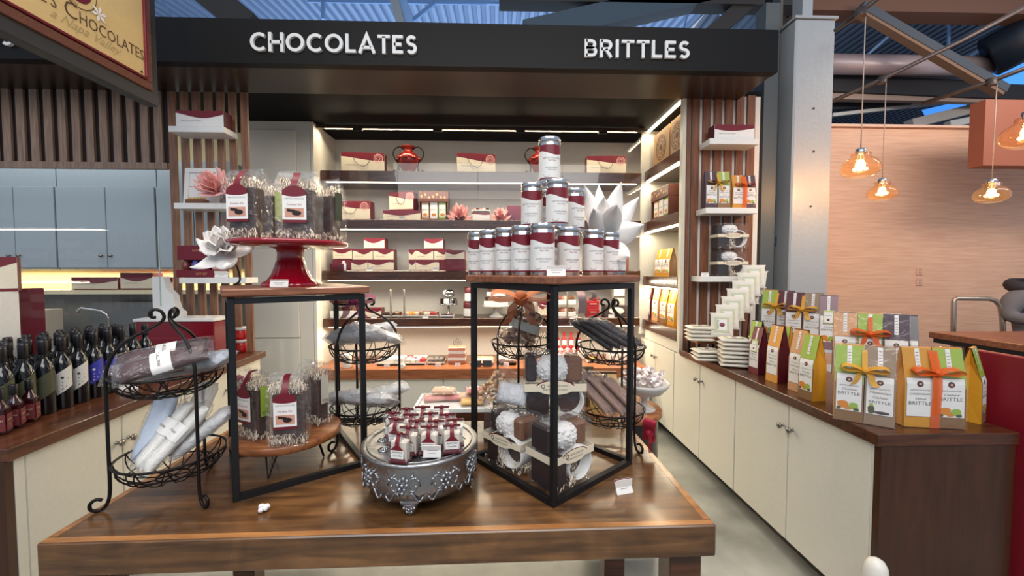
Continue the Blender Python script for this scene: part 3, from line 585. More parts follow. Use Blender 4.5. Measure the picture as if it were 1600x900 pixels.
# ---- cocoa tin
def tin(lab, loc, rz, r=.041, h=.178, grp='cocoa tins', base=None):
    if base is not None: return dup(base, loc, rz, lab, grp)
    t = thing('cocoa_tin', lab, 'tin', loc, rz, grp)
    MB().lathe([(r*.97, 0), (r, .003), (r, h*.86), (r*.97, h*.87)], TINM, 28).build('body', t)
    MB().lathe([(r*1.0, h*.868), (r*1.035, h*.872), (r*1.035, h*.955), (r*1.0, h*.975), (r*.9, h*.985), (r*.88, h*.978)], TINM, 28).build('lid', t)
    b = MB(); n = 36; q = r*1.008
    def wave(a): return h*(.63+.045*math.sin(a*2+.9))
    for i in range(n):
        a0, a1 = 2*PI*i/n, 2*PI*(i+1)/n
        for f0, f1, m in ((lambda a: h*.075, lambda a: h*.105, MAROON), (lambda a: h*.105, wave, mat('tin_label', (228, 226, 222), .35)), (wave, lambda a: h*.80, MAROON)):
            b.add([(q*math.cos(a0), q*math.sin(a0), f0(a0)), (q*math.cos(a1), q*math.sin(a1), f0(a1)), (q*math.cos(a1), q*math.sin(a1), f1(a1)), (q*math.cos(a0), q*math.sin(a0), f1(a0))], [(0, 1, 2, 3)], m, True)
    cyl = lambda z0: (lambda x, y, z: (q*1.004*math.sin(x/q), -q*1.004*math.cos(x/q), z+z0))
    b.text("ANETTE'S CHOCOLATES", .0062, INK, fn=cyl(h*.50), w=r*1.75); b.text('Napa Valley', .005, INKR, fn=cyl(h*.455), shear=.4, w=r*.8)
    b.text('EUROPEAN DRINKING', .005, INK, fn=cyl(h*.30), w=r*1.3); b.text('CHOCOLATE', .005, INK, fn=cyl(h*.255), w=r*.8)
    for cx_ in (-.022,):                                          # line drawing of a cup
        P = [(cx_+.012*math.cos(a), 0, .012+.009*math.sin(a)) for a in [PI+i*PI/8 for i in range(9)]]+[(cx_-.012, 0, .012)]
        for p0, p1 in zip(P, P[1:]):
            f = cyl(h*.10); b.add([f(*p0), f(*p1), f(p1[0], 0, p1[2]+.0014), f(p0[0], 0, p0[2]+.0014)], [(0, 1, 2, 3)], INK)
    b.build('wrap_label', t); return t
# ---- pillow pouch lying along x
def pillow(b, L, W, Th, m, seed=0, nu=14, nv=12, crimp=.08, amp=.06):
    rn = random.Random(seed); ph = [rn.uniform(0, 6) for _ in range(6)]
    def f(u, v):
        x = (u-.5)*L; e = abs(2*u-1); s = max(0, 1-max(0, (e-(1-crimp*2.5))/(crimp*2.5))**2)
        s = .04+.96*s; a = 2*PI*v; c, q = math.cos(a), math.sin(a)
        wv = 1+amp*math.sin(u*17+ph[0]+3*a)+amp*math.sin(u*29+ph[1]-2*a)
        return (x, W/2*math.copysign(abs(c)**.7, c)*(.9+.1*(1-s)), Th/2*math.copysign(abs(q)**.8, q)*s*wv)
    return b.grid(f, nu, nv, m)
def pouch(lab, M, L, W, Th, inner, fm=FILM2, label=False, seed=0, grp=None, cat='pouch', nm='snack_pouch', text="ANETTE'S", inner_scale=.86):
    t = thing(nm, lab, cat, M=M, group=grp)
    if inner is not None: pillow(MB(), L*inner_scale, W*.86, Th*.8, inner, seed+1, 12, 10).build('contents', t)
    pillow(MB(), L, W, Th, fm, seed).build('film', t)
    if label:
        b = MB(); n = 8; lw = L*.2; x0 = L*(.02 if label is True else label)
        def f(u, v):
            a = PI*(.05+.9*v); c, q = math.cos(a), math.sin(a); return (x0+lw*(u-.5), W/2*1.02*math.copysign(abs(c)**.7, c)*.92, Th/2*1.12*abs(q)**.8)
        b.grid(f, 2, n, WHITE); b.text(text, W*.10, INK, T(x0, 0, Th/2*1.14) @ R('Z', 90) @ R('X', -90)); b.build('label', t)
    return t
# ---- gift pack with mug, cocoa and marshmallows
def mug_pack(lab, loc, rz, w=.20, d=.15, h=.235, seed=0, grp='clear mug gift packs', flip=1):
    t = thing('mug_gift_pack', lab, 'gift pack', loc, rz, grp); rn = random.Random(seed)
    b = MB(); mr = min(.07, w*.31); cx_ = flip*w*.2; z = mr+.012
    b.lathe([(mr, 0), (mr, .075), (mr*.93, .08), (mr*.86, .075), (mr*.86, .012), (0, .012)], WHITEP, 26, T(cx_, -d/2+.078+.004, z) @ R('X', 90) @ T(0, 0, -.002), caps=False); b.lathe([(mr, 0), (0, 0)], WHITEP, 26, T(cx_, -d/2+.084, z) @ R('X', 90), caps=False); b.build('mug', t)
    MB().lathe([(mr*.86, 0), (0, .004)], CHOC, 20, T(cx_, -d/2+.05, z) @ R('X', 90), caps=False).build('cocoa_disc', t)
    MB().box((-flip*w*.28, 0, h*.26), (w*.36, d*.8, h*.46), CHOCD, b=.006).build('chocolate_box', t)
    b = MB(); b.ball((-flip*w*.02, -d*.08, h*.76), (w*.29, d*.36, h*.22), FLESH, 16, 12)
    for _ in range(110):
        a = rn.uniform(0, 2*PI); e = rn.uniform(-.9, .9); q = math.sqrt(1-e*e)
        b.ball((-flip*w*.02+w*.28*q*math.cos(a), -d*.08+d*.345*q*math.sin(a), h*.76+h*.21*e), .0066, FLESH, 6, 4)
    b.build('marshmallows', t)
    MB().box((flip*w*.33, 0, h*.77), (w*.26, d*.72, h*.40), COCOA, b=.012).build('cocoa_bag', t)
    MB().box((-flip*w*.38, .01, h*.77), (w*.18, d*.66, h*.40), CHOCD, b=.008).build('dark_bar', t)
    b = MB(); shred(b, (-w*.46, -d*.46, .004), (w*.46, d*.4, .035), 70, rnd=rn, L=.04); shred(b, (-w*.1, -d*.48, .004), (w*.08, -d*.44, h*.42), 26, rnd=rn, L=.045); b.build('paper_shred', t, kind='stuff')
    b = MB(); b.box((0, 0, h/2), (w, d, h), FILM, b=.006); b.box((0, 0, h+.004), (w*.8, d*.3, .012), FILM2, b=.004); b.build('film_wrap', t)
    z0 = h*.52; y = -d/2-.0025; b = MB()
    b.box((0, y, z0), (w*1.01, .0012, h*.115), IVORY); b.box((w/2+.0025, 0, z0), (.0012, d, h*.115), IVORY); b.box((-w/2-.0025, 0, z0), (.0012, d, h*.115), IVORY)
    el = lambda rx, rz_, yy, zc, a0=0, a1=2*PI: [(rx*math.cos(a0+(a1-a0)*i/20), yy, zc+rz_*math.sin(a0+(a1-a0)*i/20)) for i in range(21)]
    b.poly(el(w*.31, h*.085, y-.0012, z0+h*.03, 0, PI), MAROON); b.poly(el(w*.31, h*.105, y-.0016, z0), IVORY)
    b.poly(el(.008, .008, y-.0022, z0+h*.03, 0, 2*PI), INK) if 0 else b.lathe([(.0085, 0), (.0055, 0)], INK, 14, T(-w*.2, y-.0024, z0+h*.025) @ R('X', 90), caps=False)
    b.text("ANETTE'S CHOCOLATES", .0065, INK, T(w*.04, y-.002, z0+h*.018), w=w*.34); b.text('EUROPEAN COCOA KIT', .006, INK, T(0, y-.002, z0-h*.04), w=w*.4); b.build('sash', t)
    return t
# ---- brittle bag
def brittle_bag(par, w, d, h, front, side, lines, fruit=0, wide=.88, nm='bag', lz=(.14, .62), emb=True):
    low = {LIME: mat('bag_foot_kraft', (134, 98, 58), .6), GOLD: GOLD, ORANGE: ORANGE}.get(front, front)
    b = MB(); g = d*.30; prof = [(-d/2, 0), (d/2, 0), (d*.46, h*.55), (.006, h*.985), (.005, h), (-.005, h), (-.006, h*.985), (-d*.46, h*.55)]
    vs = []; k = len(prof)
    for x in (-w/2, w/2):
        for (y, z) in prof: vs.append((x, y, z))
    fs = [(j, (j+1) % k, k+(j+1) % k, k+j) for j in range(k)]
    base = len(vs)
    b.add(vs, fs[:1]+fs[1:2]+fs[2:6], side); b.add(vs, fs[6:7], front)
    zq = h*.5; e0, e1 = (-w/2, -d/2, 0), (w/2, -d/2, 0); yq = -(d/2+(d*.46-d/2)*zq/(h*.55)); yt = -d*.46
    b.add([e0, e1, (w/2, yq, zq), (-w/2, yq, zq)], [(0, 1, 2, 3)], low); b.add([(-w/2, yq, zq), (w/2, yq, zq), (w/2, yt, h*.55), (-w/2, yt, h*.55)], [(0, 1, 2, 3)], front)
    for s in (-1, 1):                                        # gusset folded in towards the middle
        x = s*w/2; o = 0 if s < 0 else k; c = [(x, -d/2, 0), (x, 0, 0), (x-s*.004, 0, h*.3), (x-s*w*.16, 0, h*.78), (x, 0, h), (x, -d*.46, h*.55), (x, d/2, 0), (x, d*.46, h*.55)]
        b.add(c, [(0, 1, 2, 5), (2, 3, 5), (3, 4, 5), (1, 6, 7, 2), (2, 7, 3), (3, 7, 4)], side)
    o = b.build(nm, par)
    def fy(z): return -(d/2+(d*.46-d/2)*z/(h*.55)) if z < h*.55 else -(d*.46+(.006-d*.46)*(z-h*.55)/(h*.43))
    def F(x, z, e): return (x, fy(z)-e, z)
    lw = w*wide; z0, z1 = h*lz[0], h*lz[1]; zz = [z0, h*.55, z1] if z0 < h*.55 < z1 else [z0, z1]
    b = MB()
    for q0, q1 in zip(zz, zz[1:]):
        b.add([F(-lw/2-.002, q0-(.002 if q0 == z0 else 0), .0008), F(lw/2+.002, q0-(.002 if q0 == z0 else 0), .0008), F(lw/2+.002, q1+(.002 if q1 == z1 else 0), .0008), F(-lw/2-.002, q1+(.002 if q1 == z1 else 0), .0008)], [(0, 1, 2, 3)], TAN)
        b.add([F(-lw/2, q0, .0014), F(lw/2, q0, .0014), F(lw/2, q1, .0014), F(-lw/2, q1, .0014)], [(0, 1, 2, 3)], WHITE)
    lh = z1-z0
    if emb:
        for rr, m, e in ((lw*.13, MAROOND, .002), (lw*.08, INK, .0026), (lw*.05, PEACH, .003)): b.add([F(rr*math.cos(i*PI/8), z1-lh*.15+rr*math.sin(i*PI/8), e) for i in range(16)], [tuple(range(16))], m)
        b.text("ANETTE'S CHOCOLATES", lw*.06, INK, fn=lambda x, y, z: F(x, z1-lh*.33+z, .002), w=lw*.74)
    for i, (s, hh, wf) in enumerate(lines):
        zb = z1-lh*(.44+.13*i); b.text(s, lw*hh, INK, fn=lambda x, y, z: F(x, zb+z, .002), w=lw*wf, shear=.35 if s[1:].islower() else 0)
    if fruit:
        for (fx, fz, rx, rz_, m) in (((-.22, .16, .24, .10, LORANGE), (.2, .14, .2, .09, LGREEN), (-.02, .08, .16, .06, LORANGE), (.3, .05, .12, .04, LDARK), (-.38, .05, .1, .04, LDARK)) if fruit == 1 else ((-.3, .12, .14, .11, LDARK), (.1, .06, .3, .04, INK), (-.3, .24, .08, .05, LGREEN))):
            b.add([F(lw*fx+lw*rx*math.cos(i*PI/6)*(1+.12*(i % 3-1)), z0+lh*fz+lh*rz_*math.sin(i*PI/6), .0022+.0002*abs(fx)*10) for i in range(12)], [tuple(range(12))], m)
    b.build('label', o)
    b = MB(); sw = w*.16
    b.add([F(-sw/2, h*.70, .0016), F(sw/2, h*.70, .0016), F(sw/2, h*.985, .0016), F(-sw/2, h*.985, .0016)], [(0, 1, 2, 3)], WHITE)
    for i in range(6): z = h*(.73+.04*i); b.add([F(-sw*.3, z, .002), F(sw*.3, z, .002), F(sw*.3, z+.003, .002), F(-sw*.3, z+.003, .002)], [(0, 1, 2, 3)], TAN)
    b.build('seal', o); return o
BR = [('CHARDONNAY', .085, .8), ('Wine', .1, .4), ('BRITTLE', .15, .86)]
BC = [('Cashew', .1, .6), ('BRITTLE', .15, .86)]
def single_bag(lab, loc, rz, w, d, h, front, side, lines=BC, fruit=1, grp='single brittle bags', tg=None, lz=(.14, .62)):
    t = thing('brittle_bag', lab, 'bag', loc, rz, grp); brittle_bag(t, w, d, h, front, side, lines, fruit, lz=lz)
    if tg is not None:
        b = MB(); b.box((0, 0, 0), (.05, .006, .078), tg, b=.002); b.box((0, -.004, -.002), (.04, .001, .06), WHITE); b.text("ANETTE'S", .005, INK, T(0, -.005, .006), w=.03); b.ball((0, -.005, -.016), (.007, .001, .007), MAROON); o = b.build('sample_pouch', t); o.location = (0, -d*.42, h*.60); o.rotation_euler = (math.radians(-9), 0, 0)
    return t
def twin_pack(lab, loc, rz, w, d, h, bags, bowm=BOWO, vert=False, grp='twin brittle gift packs', fm=FILM):
    t = thing('twin_gift_pack', lab, 'gift pack', loc, rz, grp); n = len(bags)
    for i, (fr, sd, lines, fruit) in enumerate(bags):
        o = brittle_bag(t, w, d, h, fr, sd, lines, fruit); o.location = ((i-(n-1)/2)*(w+.003), 0, .002)
    W = n*w+.012; D = d+.008; H = h+.006
    b = MB(); prof = [(-D/2, 0), (D/2, 0), (D*.47, h*.55), (.009, H), (-.009, H), (-D*.47, h*.55)]
    b.prism(prof, W, fm, T(W/2, 0, 0) @ R('Z', 90)); b.build('film_wrap', t)
    if bowm is not None:
        bb = bow(w*.85, bowm, tails=not vert, w=.034)
        if vert: bb.strip([(0, .004, -h*.70), (0, -.004, -h*.2), (0, 0, 0), (0, d*.42, h*.27)], .036, bowm)
        else: bb.strip([(0, 0, 0), (0, d*.40, h*.25)], .018, bowm)
        o = bb.build('bow', t); o.location = (0, -D*.5-.008, h*.70); o.location.y = -(D*.5)*(1-(.70-.55)/.45)-.014
    return t
# ---- boxes with a wine swoosh
def wave_pts(w, z0, amp, ph, n=14, f=1): return [(-w/2+w*i/n, z0+amp*math.sin(ph+f*PI*2*i/n)) for i in range(n+1)]
def swoosh_front(b, w, h, y, wave=(.62, .14, 2.4), strip=.08, text=True, face=IVORY, top=MAROON, f=.8):
    b.box((0, y, h/2), (w*.995, .001, h*.99), face)
    P = wave_pts(w*.99, h*wave[0], h*wave[1], wave[2], f=f)
    vs = [(x, y-.0012, z) for x, z in P]+[(x, y-.0012, h*.995) for x, z in P]; n = len(P)
    b.add(vs, [(i, i+1, n+i+1, n+i) for i in range(n-1)], top)
    if strip: b.box((0, y-.001, h*strip/2), (w*.99, .001, h*strip), top)
    if text: b.text("ANETTE'S CHOCOLATES", h*.055, INK, T(-w*.18, y-.0012, h*.36), w=w*.42)
def swoosh_box(lab, loc, rz, w, d, h, grp, wave=(.62, .14, 2.4), body=MAROON, face=IVORY, strip=.08, f=.8, nm='gift_box', text=True):
    b = MB(); b.box((0, 0, h/2), (w, d, h), body, b=.0015); swoosh_front(b, w, h, -d/2-.0008, wave, strip, face=face, f=f, text=text)
    o = b.build(nm, loc=loc); o.rotation_euler.z = math.radians(rz); return tag(o, lab, 'box', grp)
def ring_emblem(b, cx_, z, y, r, m):
    for q in (r, r*.7):
        b.lathe([(q, 0), (q*.88, 0)], m, 18, T(cx_, y, z) @ R('X', 90), caps=False)
    for i in range(8): b.box((cx_+r*.36*math.cos(i*PI/4), y, z+r*.36*math.sin(i*PI/4)), (r*.16, .0006, r*.16), m)
def swoosh_bag(lab, loc, rz, w, d, h, grp):
    t = thing('gift_bag', lab, 'bag', loc, rz, grp)
    b = MB(); b.box((0, 0, h/2), (w, d, h), MAROON, b=.0015); swoosh_front(b, w, h, -d/2-.0008, (.70, .10, 1.9), .09, face=IVORY, f=.5); ring_emblem(b, w*.36, h*.72, -d/2-.0035, h*.22, PINK); b.build('bag_body', t)
    MB().tube(smooth([(-w*.22, -d/2-.002, h*.88), (-w*.17, -d/2-.008, h*.55), (0, -d/2-.01, h*.32), (w*.13, -d/2-.008, h*.50), (w*.18, -d/2-.002, h*.86)], 4), .0022, mat('cord', (70, 30, 34), .7), 5).build('cord_handle', t)
    return t
# ---- flowers of paper
def petal(b, M, L, W, curl, m, cup=.25, tip=.15):
    def f(u, v):
        x = (v-.5)*2; s = math.sin(PI*min(1, .12+.88*u)**.8)**.8 if u < 1 else 0; wv = W/2*(s if u < .97 else s*.6)
        z = L*(u-curl*.35*u*u); y = -L*curl*u*u*.75 + cup*W*x*x*(1-.4*u) - tip*L*max(0, u-.8)
        return (x*wv, y, z)
    b.grid(f, 9, 6, m, M)
def flower(lab, loc, M, layers, m, heart=None, grp=None, stem=None, nm='paper_flower', seed=0, vase=None):
    t = thing(nm, lab, 'flower', M=Matrix.Translation(loc) @ M, group=grp); rn = random.Random(seed)
    b = MB()
    for (n, L, W, tilt, curl, a0) in layers:
        for i in range(n): petal(b, R('Z', a0+360*i/n+rn.uniform(-8, 8)) @ R('X', tilt+rn.uniform(-7, 7)) @ T(0, 0, .01), L*rn.uniform(.9, 1.1), W, curl, m)
    b.build('petals', t)
    if heart is not None: MB().ball((0, 0, .012), (.014, .014, .02), heart, 10, 8).build('flower_heart', t)
    if stem: MB().tube(smooth([M.inverted().to_3x3() @ (Vector(p)-Vector(loc)) for p in stem], 4), .004, mat('flower_stem', (44, 48, 34), .6), 6).build('stem', t)
    return t
# ================================================================ THE DISPLAY TABLE
TZ = .80
FL, FR = pz(55, 850, TZ), pz(1120, 820, TZ); tx = (FR-FL); TW = tx.length; ta = math.degrees(math.atan2(tx.y, tx.x)); TD = .88
MT = Matrix.Translation((FL.x, FL.y, 0)) @ R('Z', ta)
t = thing('display_table', 'large worn wooden display table in the middle of the shop', 'table', M=MT)
MB().box((TW/2, TD/2, TZ-.05), (TW, TD, .10), TABLE, b=.005).build('tabletop', t)
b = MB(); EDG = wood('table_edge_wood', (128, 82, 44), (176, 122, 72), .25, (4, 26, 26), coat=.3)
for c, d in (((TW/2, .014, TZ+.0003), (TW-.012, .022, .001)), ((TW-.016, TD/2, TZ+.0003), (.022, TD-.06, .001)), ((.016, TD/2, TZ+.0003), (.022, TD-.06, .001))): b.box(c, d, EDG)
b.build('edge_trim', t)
for x in (.09, TW-.075):
    for y in (.08, TD-.08): MB().box((x, y, .35), (.10, .09, .70), WALNUT, b=.004).build('leg', t)
# ---- iron risers with wooden tops
def riser(lab, F, Q, size, H):
    F = pz(*F, TZ); Q = pz(*Q, TZ); v = (Q-F); ang = math.degrees(math.atan2(v.y, v.x)); M = Matrix.Translation((F.x, F.y, TZ)) @ R('Z', ang)
    t = thing('display_riser', lab, 'riser', M=M, group='square iron risers on the display table'); s = size; q = .02
    for x in (q/2, s-q/2):
        for y in (q/2, s-q/2): MB().box((x, y, (H-.03)/2), (q, q, H-.03), BLACK, b=.0015).build('post', t)
    for z, nm in ((q/2, 'base_frame'), (H-.04, 'top_frame')):
        b = MB()
        for y in (q/2, s-q/2): b.box((s/2, y, z), (s-2*q, q, q), BLACK)
        for x in (q/2, s-q/2): b.box((x, s/2, z), (q, s-2*q, q), BLACK)
        b.build(nm, t)
    MB().box((s/2, s/2, H-.013), (s+.03, s+.03, .026), TOPW, b=.004).build('wooden_top', t)
    return t, M
RL, MRL = riser('square black iron riser with wooden top under the red cake stand', (364, 786), (571, 728), .435, .703)
RR, MRR = riser('square black iron riser with wooden top under the pyramid of tins', (865, 795), (996, 721), .455, .745)
cL = MRL @ Vector((.2175, .2175, 0)); cR = MRR @ Vector((.2275, .2275, 0)); ZL, ZR = TZ+.703, TZ+.745
# ---- red cake stand
cs = Vector((cL.x+.005, cL.y-.02, ZL)); t = thing('cake_stand', 'glossy red ceramic cake stand on the left riser', 'cake stand', tuple(cs))
MB().lathe([(0, .150), (.19, .150), (.203, .154), (.21, .160), (.212, .168), (.206, .172), (.198, .166), (0, .164)], RED, 48, caps=False).build('plate', t)
fl = lambda a, z, r: r*(1+.035*abs(math.sin(a*10))*(1 if z < .095 else 0))
MB().lathe([(.099, 0), (.101, .006), (.096, .014), (.082, .022), (.066, .045), (.055, .075), (.051, .095), (.048, .10), (.046, .125), (.05, .142), (.075, .150)], RED, 80, rfun=fl, caps=False).build('pedestal', t)
card(.062, .026, 'white price card against the foot of the red cake stand', (cs.x+.012, cs.y-.112, ZL+.001), 6)
pl = cs.z+.166
for (px, Y, rz, tg, lab, fr, sd) in ((388, 1.50, -8, None, 'clear kit bag on the left of the red cake stand, fondue label', True, 1), (421, 1.66, -24, LIME, 'clear kit bag with lime tag behind the left one on the red cake stand', False, 2),
        (470, 1.52, 4, None, 'clear kit bag with fondue label at the middle of the red cake stand', True, 3), (510, 1.66, -20, mat('tag_green', (52, 66, 52), .5), 'clear kit bag with dark green tag, right on the red cake stand', False, 4)):
    p = py(px, 400, Y); kit_bag(lab, (p.x, p.y, pl), rz, tg, front=fr, seed=sd, h=.25)
# ---- round acacia board with kit bags inside the left riser
cb = Vector((cL.x-.015, cL.y-.03, 0)); t = thing('round_board', 'round wooden board on hairpin feet inside the left riser', 'board', (cb.x, cb.y, TZ))
MB().lathe([(0, .112), (.186, .112), (.192, .116), (.192, .138), (.187, .142), (0, .142)], ACACIA, 48, caps=False).build('board', t)
for k in range(3):
    a = math.radians(k*120-95); MB().tube([(.1*math.cos(a-.3), .1*math.sin(a-.3), .112), (.125*math.cos(a), .125*math.sin(a), .004), (.1*math.cos(a+.3), .1*math.sin(a+.3), .112)], .004, BLACK, 6).build('hairpin_leg', t)
zb = TZ+.142
for (px, Y, rz, tg, lab, fr, sd, bw) in ((398, 1.52, -26, LIME, 'clear kit bag with lime tag and wine bow on the round board', True, 5, BOWR), (451, 1.46, 10, None, 'clear kit bag with fondue label at the front of the round board', True, 6, None),
        (492, 1.66, -28, mat('tag_cream', (206, 200, 184), .5), 'clear kit bag with pale side panel at the back of the round board', False, 7, None)):
    p = py(px, 600, Y); kit_bag(lab, (p.x, p.y, zb), rz, tg, front=fr, seed=sd, bowm=bw, h=.25, w=.125, d=.08)
# ---- pyramid of tins
tb = None; tins = []
def put_tin(px, Y, z, rz, lab):
    global tb
    p = py(px, 430, Y)
    if tb is None: tb = tin(lab, (p.x, p.y, z), rz); return tb
    return tin(lab, (p.x, p.y, z), rz, base=tb)
LT = [(847.5, 1.36, 2, 'cocoa tin at the front corner of the bottom tier, behind the price card'), (817, 1.435, -8, 'bottom-tier cocoa tin just left of the front corner tin'), (791, 1.51, -14, 'bottom-tier cocoa tin, second left of the front corner tin'), (765, 1.585, -20, 'bottom-tier cocoa tin near the left corner of the riser'), (747, 1.68, -30, 'bottom-tier cocoa tin at the far left, mostly hidden'),
      (888, 1.47, 16, 'bottom-tier cocoa tin just right of the front corner tin'), (926, 1.56, 20, 'bottom-tier cocoa tin below the white flower petals'), (951, 1.66, 26, 'bottom-tier cocoa tin second from the right end'), (963, 1.78, 30, 'bottom-tier cocoa tin at the right end under the white flower'),
      (832, 1.60, 0, 'bottom-tier cocoa tin hidden in the middle, supporting the second tier'), (868, 1.64, 10, 'bottom-tier cocoa tin hidden behind the front pair')]
for px, Y, rz, lab in LT: put_tin(px, Y, ZR, rz, lab)
z2 = ZR+.176
for px, Y, rz, lab in ((870, 1.50, 14, 'second-tier cocoa tin at the front, below the topmost tin'), (831, 1.56, -10, 'second-tier cocoa tin on the left'), (848, 1.70, 0, 'second-tier cocoa tin half hidden between the front two'), (897, 1.66, 24, 'second-tier cocoa tin on the right beside the white flower')): put_tin(px, Y, z2, rz, lab)
put_tin(858, 1.575, z2+.176, 6, 'topmost cocoa tin of the pyramid')
p = py(872, 430, 1.265); pf = MRR.inverted() @ Vector((p.x, p.y, ZR)); card(.06, .033, 'white price card with wine top edge before the tins', tuple(MRR @ Vector((.02, .012, .745))), -8, ('Drinking Chocolate', '$18.00'))
# ---- big white paper flower beside the tins
c = py(948, 376, 1.70)
t = thing('paper_flower', 'large white paper magnolia leaning behind the tins', 'flower', tuple(c), group='white paper flowers')
b = MB()
for (tx_, ty_, Yt, W, cu) in ((910, 290, 1.70, .085, .16), (934, 292, 1.80, .08, .1), (968, 286, 1.72, .095, .14), (993, 312, 1.80, .09, .16), (1008, 350, 1.66, .10, .25), (988, 412, 1.60, .085, .3), (920, 320, 1.58, .09, .2), (962, 312, 1.58, .10, .2), (940, 304, 1.62, .09, .18)):
    tip = py(tx_, ty_, Yt)-c; z = tip.normalized(); y = Vector((0, 1, 0)); y = (y-z*y.dot(z)).normalized(); x = y.cross(z)
    petal(b, Matrix((x, y, z)).transposed().to_4x4(), tip.length*1.04, W, cu, WPET, cup=.22)
b.build('petals', t)
MB().ball((0, -.02, .01), (.02, .02, .024), mat('flower_gold', (206, 178, 110), .6), 12, 8).build('flower_heart', t)
MB().tube(smooth([(0, 0, 0), (-.005, .02, -.06), (-.01, .01, ZR-c.z)], 4), .005, mat('flower_stem', (44, 48, 34), .6), 6).build('stem', t)
# ---- wire basket stands
def basket_stand(lab, c, a0, grp='wrought iron two-tier basket stands', Rr=.156, zig=True, base=None):
    if base is not None: return dup(base, c, a0, lab)
    t = thing('basket_stand', lab, 'basket stand', c, a0, grp); r0 = .0052
    for k in range(3):
        P = [(Rr+.018, .036), (Rr+.032, .042), (Rr+.046, .032), (Rr+.046, .014), (Rr+.032, .0052), (Rr+.016, .010), (Rr+.005, .03), (Rr, .07), (Rr, .2), (Rr, .34), (Rr, .42), (Rr*.96, .46), (Rr*.84, .505), (Rr*.62, .542), (Rr*.36, .566), (Rr*.14, .588), (.010, .606), (.016, .626), (.032, .634), (.045, .624), (.042, .610), (.030, .608)]
        MB().tube([(q*1.0, 0, z) for q, _, z in smooth([(a, 0, b_) for a, b_ in P], 4)], r0, IRON, 7, M=R('Z', k*120)).build('leg', t)
    for zr in (.425, .145):
        b = MB(); q = Rr-.006; n = 12; dz = .078
        b.tube([(q*math.cos(i*PI/16), q*math.sin(i*PI/16), zr) for i in range(32)], .0042, IRON, 6, closed=True)
        b.tube([(.045*math.cos(i*PI/8), .045*math.sin(i*PI/8), zr-dz) for i in range(16)], .0032, IRON, 5, closed=True)
        b.tube([(q*.78*math.cos(i*PI/14), q*.78*math.sin(i*PI/14), zr-dz*.62) for i in range(28)], .0024, IRON, 5, closed=True)
        for i in range(n):
            for s in ((-.28, .28) if zig else (0,)):
                a = 2*PI*i/n; P = []
                for u in range(7):
                    e = u/6*PI/2; P.append(((.045+(q-.045)*math.cos(e))*math.cos(a+s*u/6), (.045+(q-.045)*math.cos(e))*math.sin(a+s*u/6), zr-dz*math.sin(e)))
                b.tube(P, .0022, IRON, 5, cap=False)
        for a in (0, PI/3, 2*PI/3): b.tube([(-.045*math.cos(a), -.045*math.sin(a), zr-dz), (.045*math.cos(a), .045*math.sin(a), zr-dz)], .0022, IRON, 5)
        b.build('basket', t)
    return t
def feet_center(p1, p2, Rr=.185):
    a, b_ = pz(*p1, TZ), pz(*p2, TZ); return a, b_
S1 = (-1.105, 1.385, TZ); S2 = (-.612, 1.86, TZ); S3 = (.118, 1.93, TZ); S4 = (.512, 1.80, TZ)
st1 = basket_stand('wire basket stand of brown snack pouches at the front left', S1, -148)
basket_stand('wire basket stand of white pouches behind the left riser', S2, -118, base=st1)
basket_stand('wire basket stand with an orange bow behind the right riser', S3, -100, base=st1)
basket_stand('wire basket stand of dark chocolate sticks beside the right riser', S4, -66, base=st1)
def heap(S, zr, specs, grp, cat='pouch', nm='snack_pouch'):
    for i, (dx, dy, dz, rz, ry, rx, L, W, Th, inner, fm, lb, lab) in enumerate(specs):
        M = Matrix.Translation((S[0]+dx, S[1]+dy, S[2]+zr+dz)) @ R('Z', rz) @ R('Y', ry) @ R('X', rx)
        pouch(lab, M, L, W, Th, inner, fm, lb, seed=i*7+int(S[0]*10), grp=grp, cat=cat, nm=nm)
PBR = mat('snack_brown', (104, 70, 66), .5, bump=.6, bscale=50); PBD = mat('snack_dark', (70, 40, 42), .45, bump=.4, bscale=50); PW = mat('snack_white', (240, 236, 228), .55, bump=.4, bscale=60); PBL = mat('pouch_pale_blue', (202, 212, 226), .4)
heap(S1, .425, [(-.02, .06, .0, 12, -8, 20, .27, .10, .05, PBR, FILMB, False, 'clear pouch at the back of the front-left upper basket'),
    (-.06, .0, .01, 28, -6, 30, .25, .09, .045, PBD, FILM2, False, 'brown pouch leaning left in the front-left upper basket'),
    (.0, -.015, .06, 24, -10, 40, .27, .085, .045, PBD, FILM2, .03, 'brown stick pouch with white label, topmost in the front-left basket'),
    (.055, -.085, .048, 28, -14, 46, .26, .085, .045, PBD, FILM2, -.02, 'front brown stick pouch with white label in the front-left basket'),
    (.09, .03, .03, -20, -8, 20, .24, .09, .045, PBL, FILMB, False, 'pale crinkled pouch sticking out right of the front-left basket'),
    (-.03, .06, .06, 14, -8, 25, .2, .075, .03, mat('blue_label', (150, 186, 226), .4), FILM2, False, 'pouch with a sky blue label in the front-left upper basket')], 'pouches in the front-left upper basket')
heap(S1, .145, [(-.055, .0, .085, 70, -66, 0, .25, .12, .05, PBL, FILM, False, 'pale pouch with wine curve printed on it, front-left lower basket'),
    (.0, -.03, .075, 48, -52, 10, .26, .065, .045, PW, FILM2, .10, 'white stick pouch at the middle of the front-left lower basket'),
    (.05, -.045, .07, 44, -46, 10, .27, .065, .045, PW, FILM2, .06, 'front white stick pouch in the front-left lower basket'),
    (.03, .06, .10, 66, -62, 0, .25, .09, .05, None, FILMB, False, 'clear crinkled pouch at the back of the front-left lower basket'),
    (.10, .0, .07, 20, -38, 10, .22, .08, .045, PW, FILMB, False, 'clear pouch leaning out right of the front-left lower basket')], 'pouches in the front-left lower basket')
b = MB()
for s, m in ((-1, MAROON), (1, MAROON)):
    pass
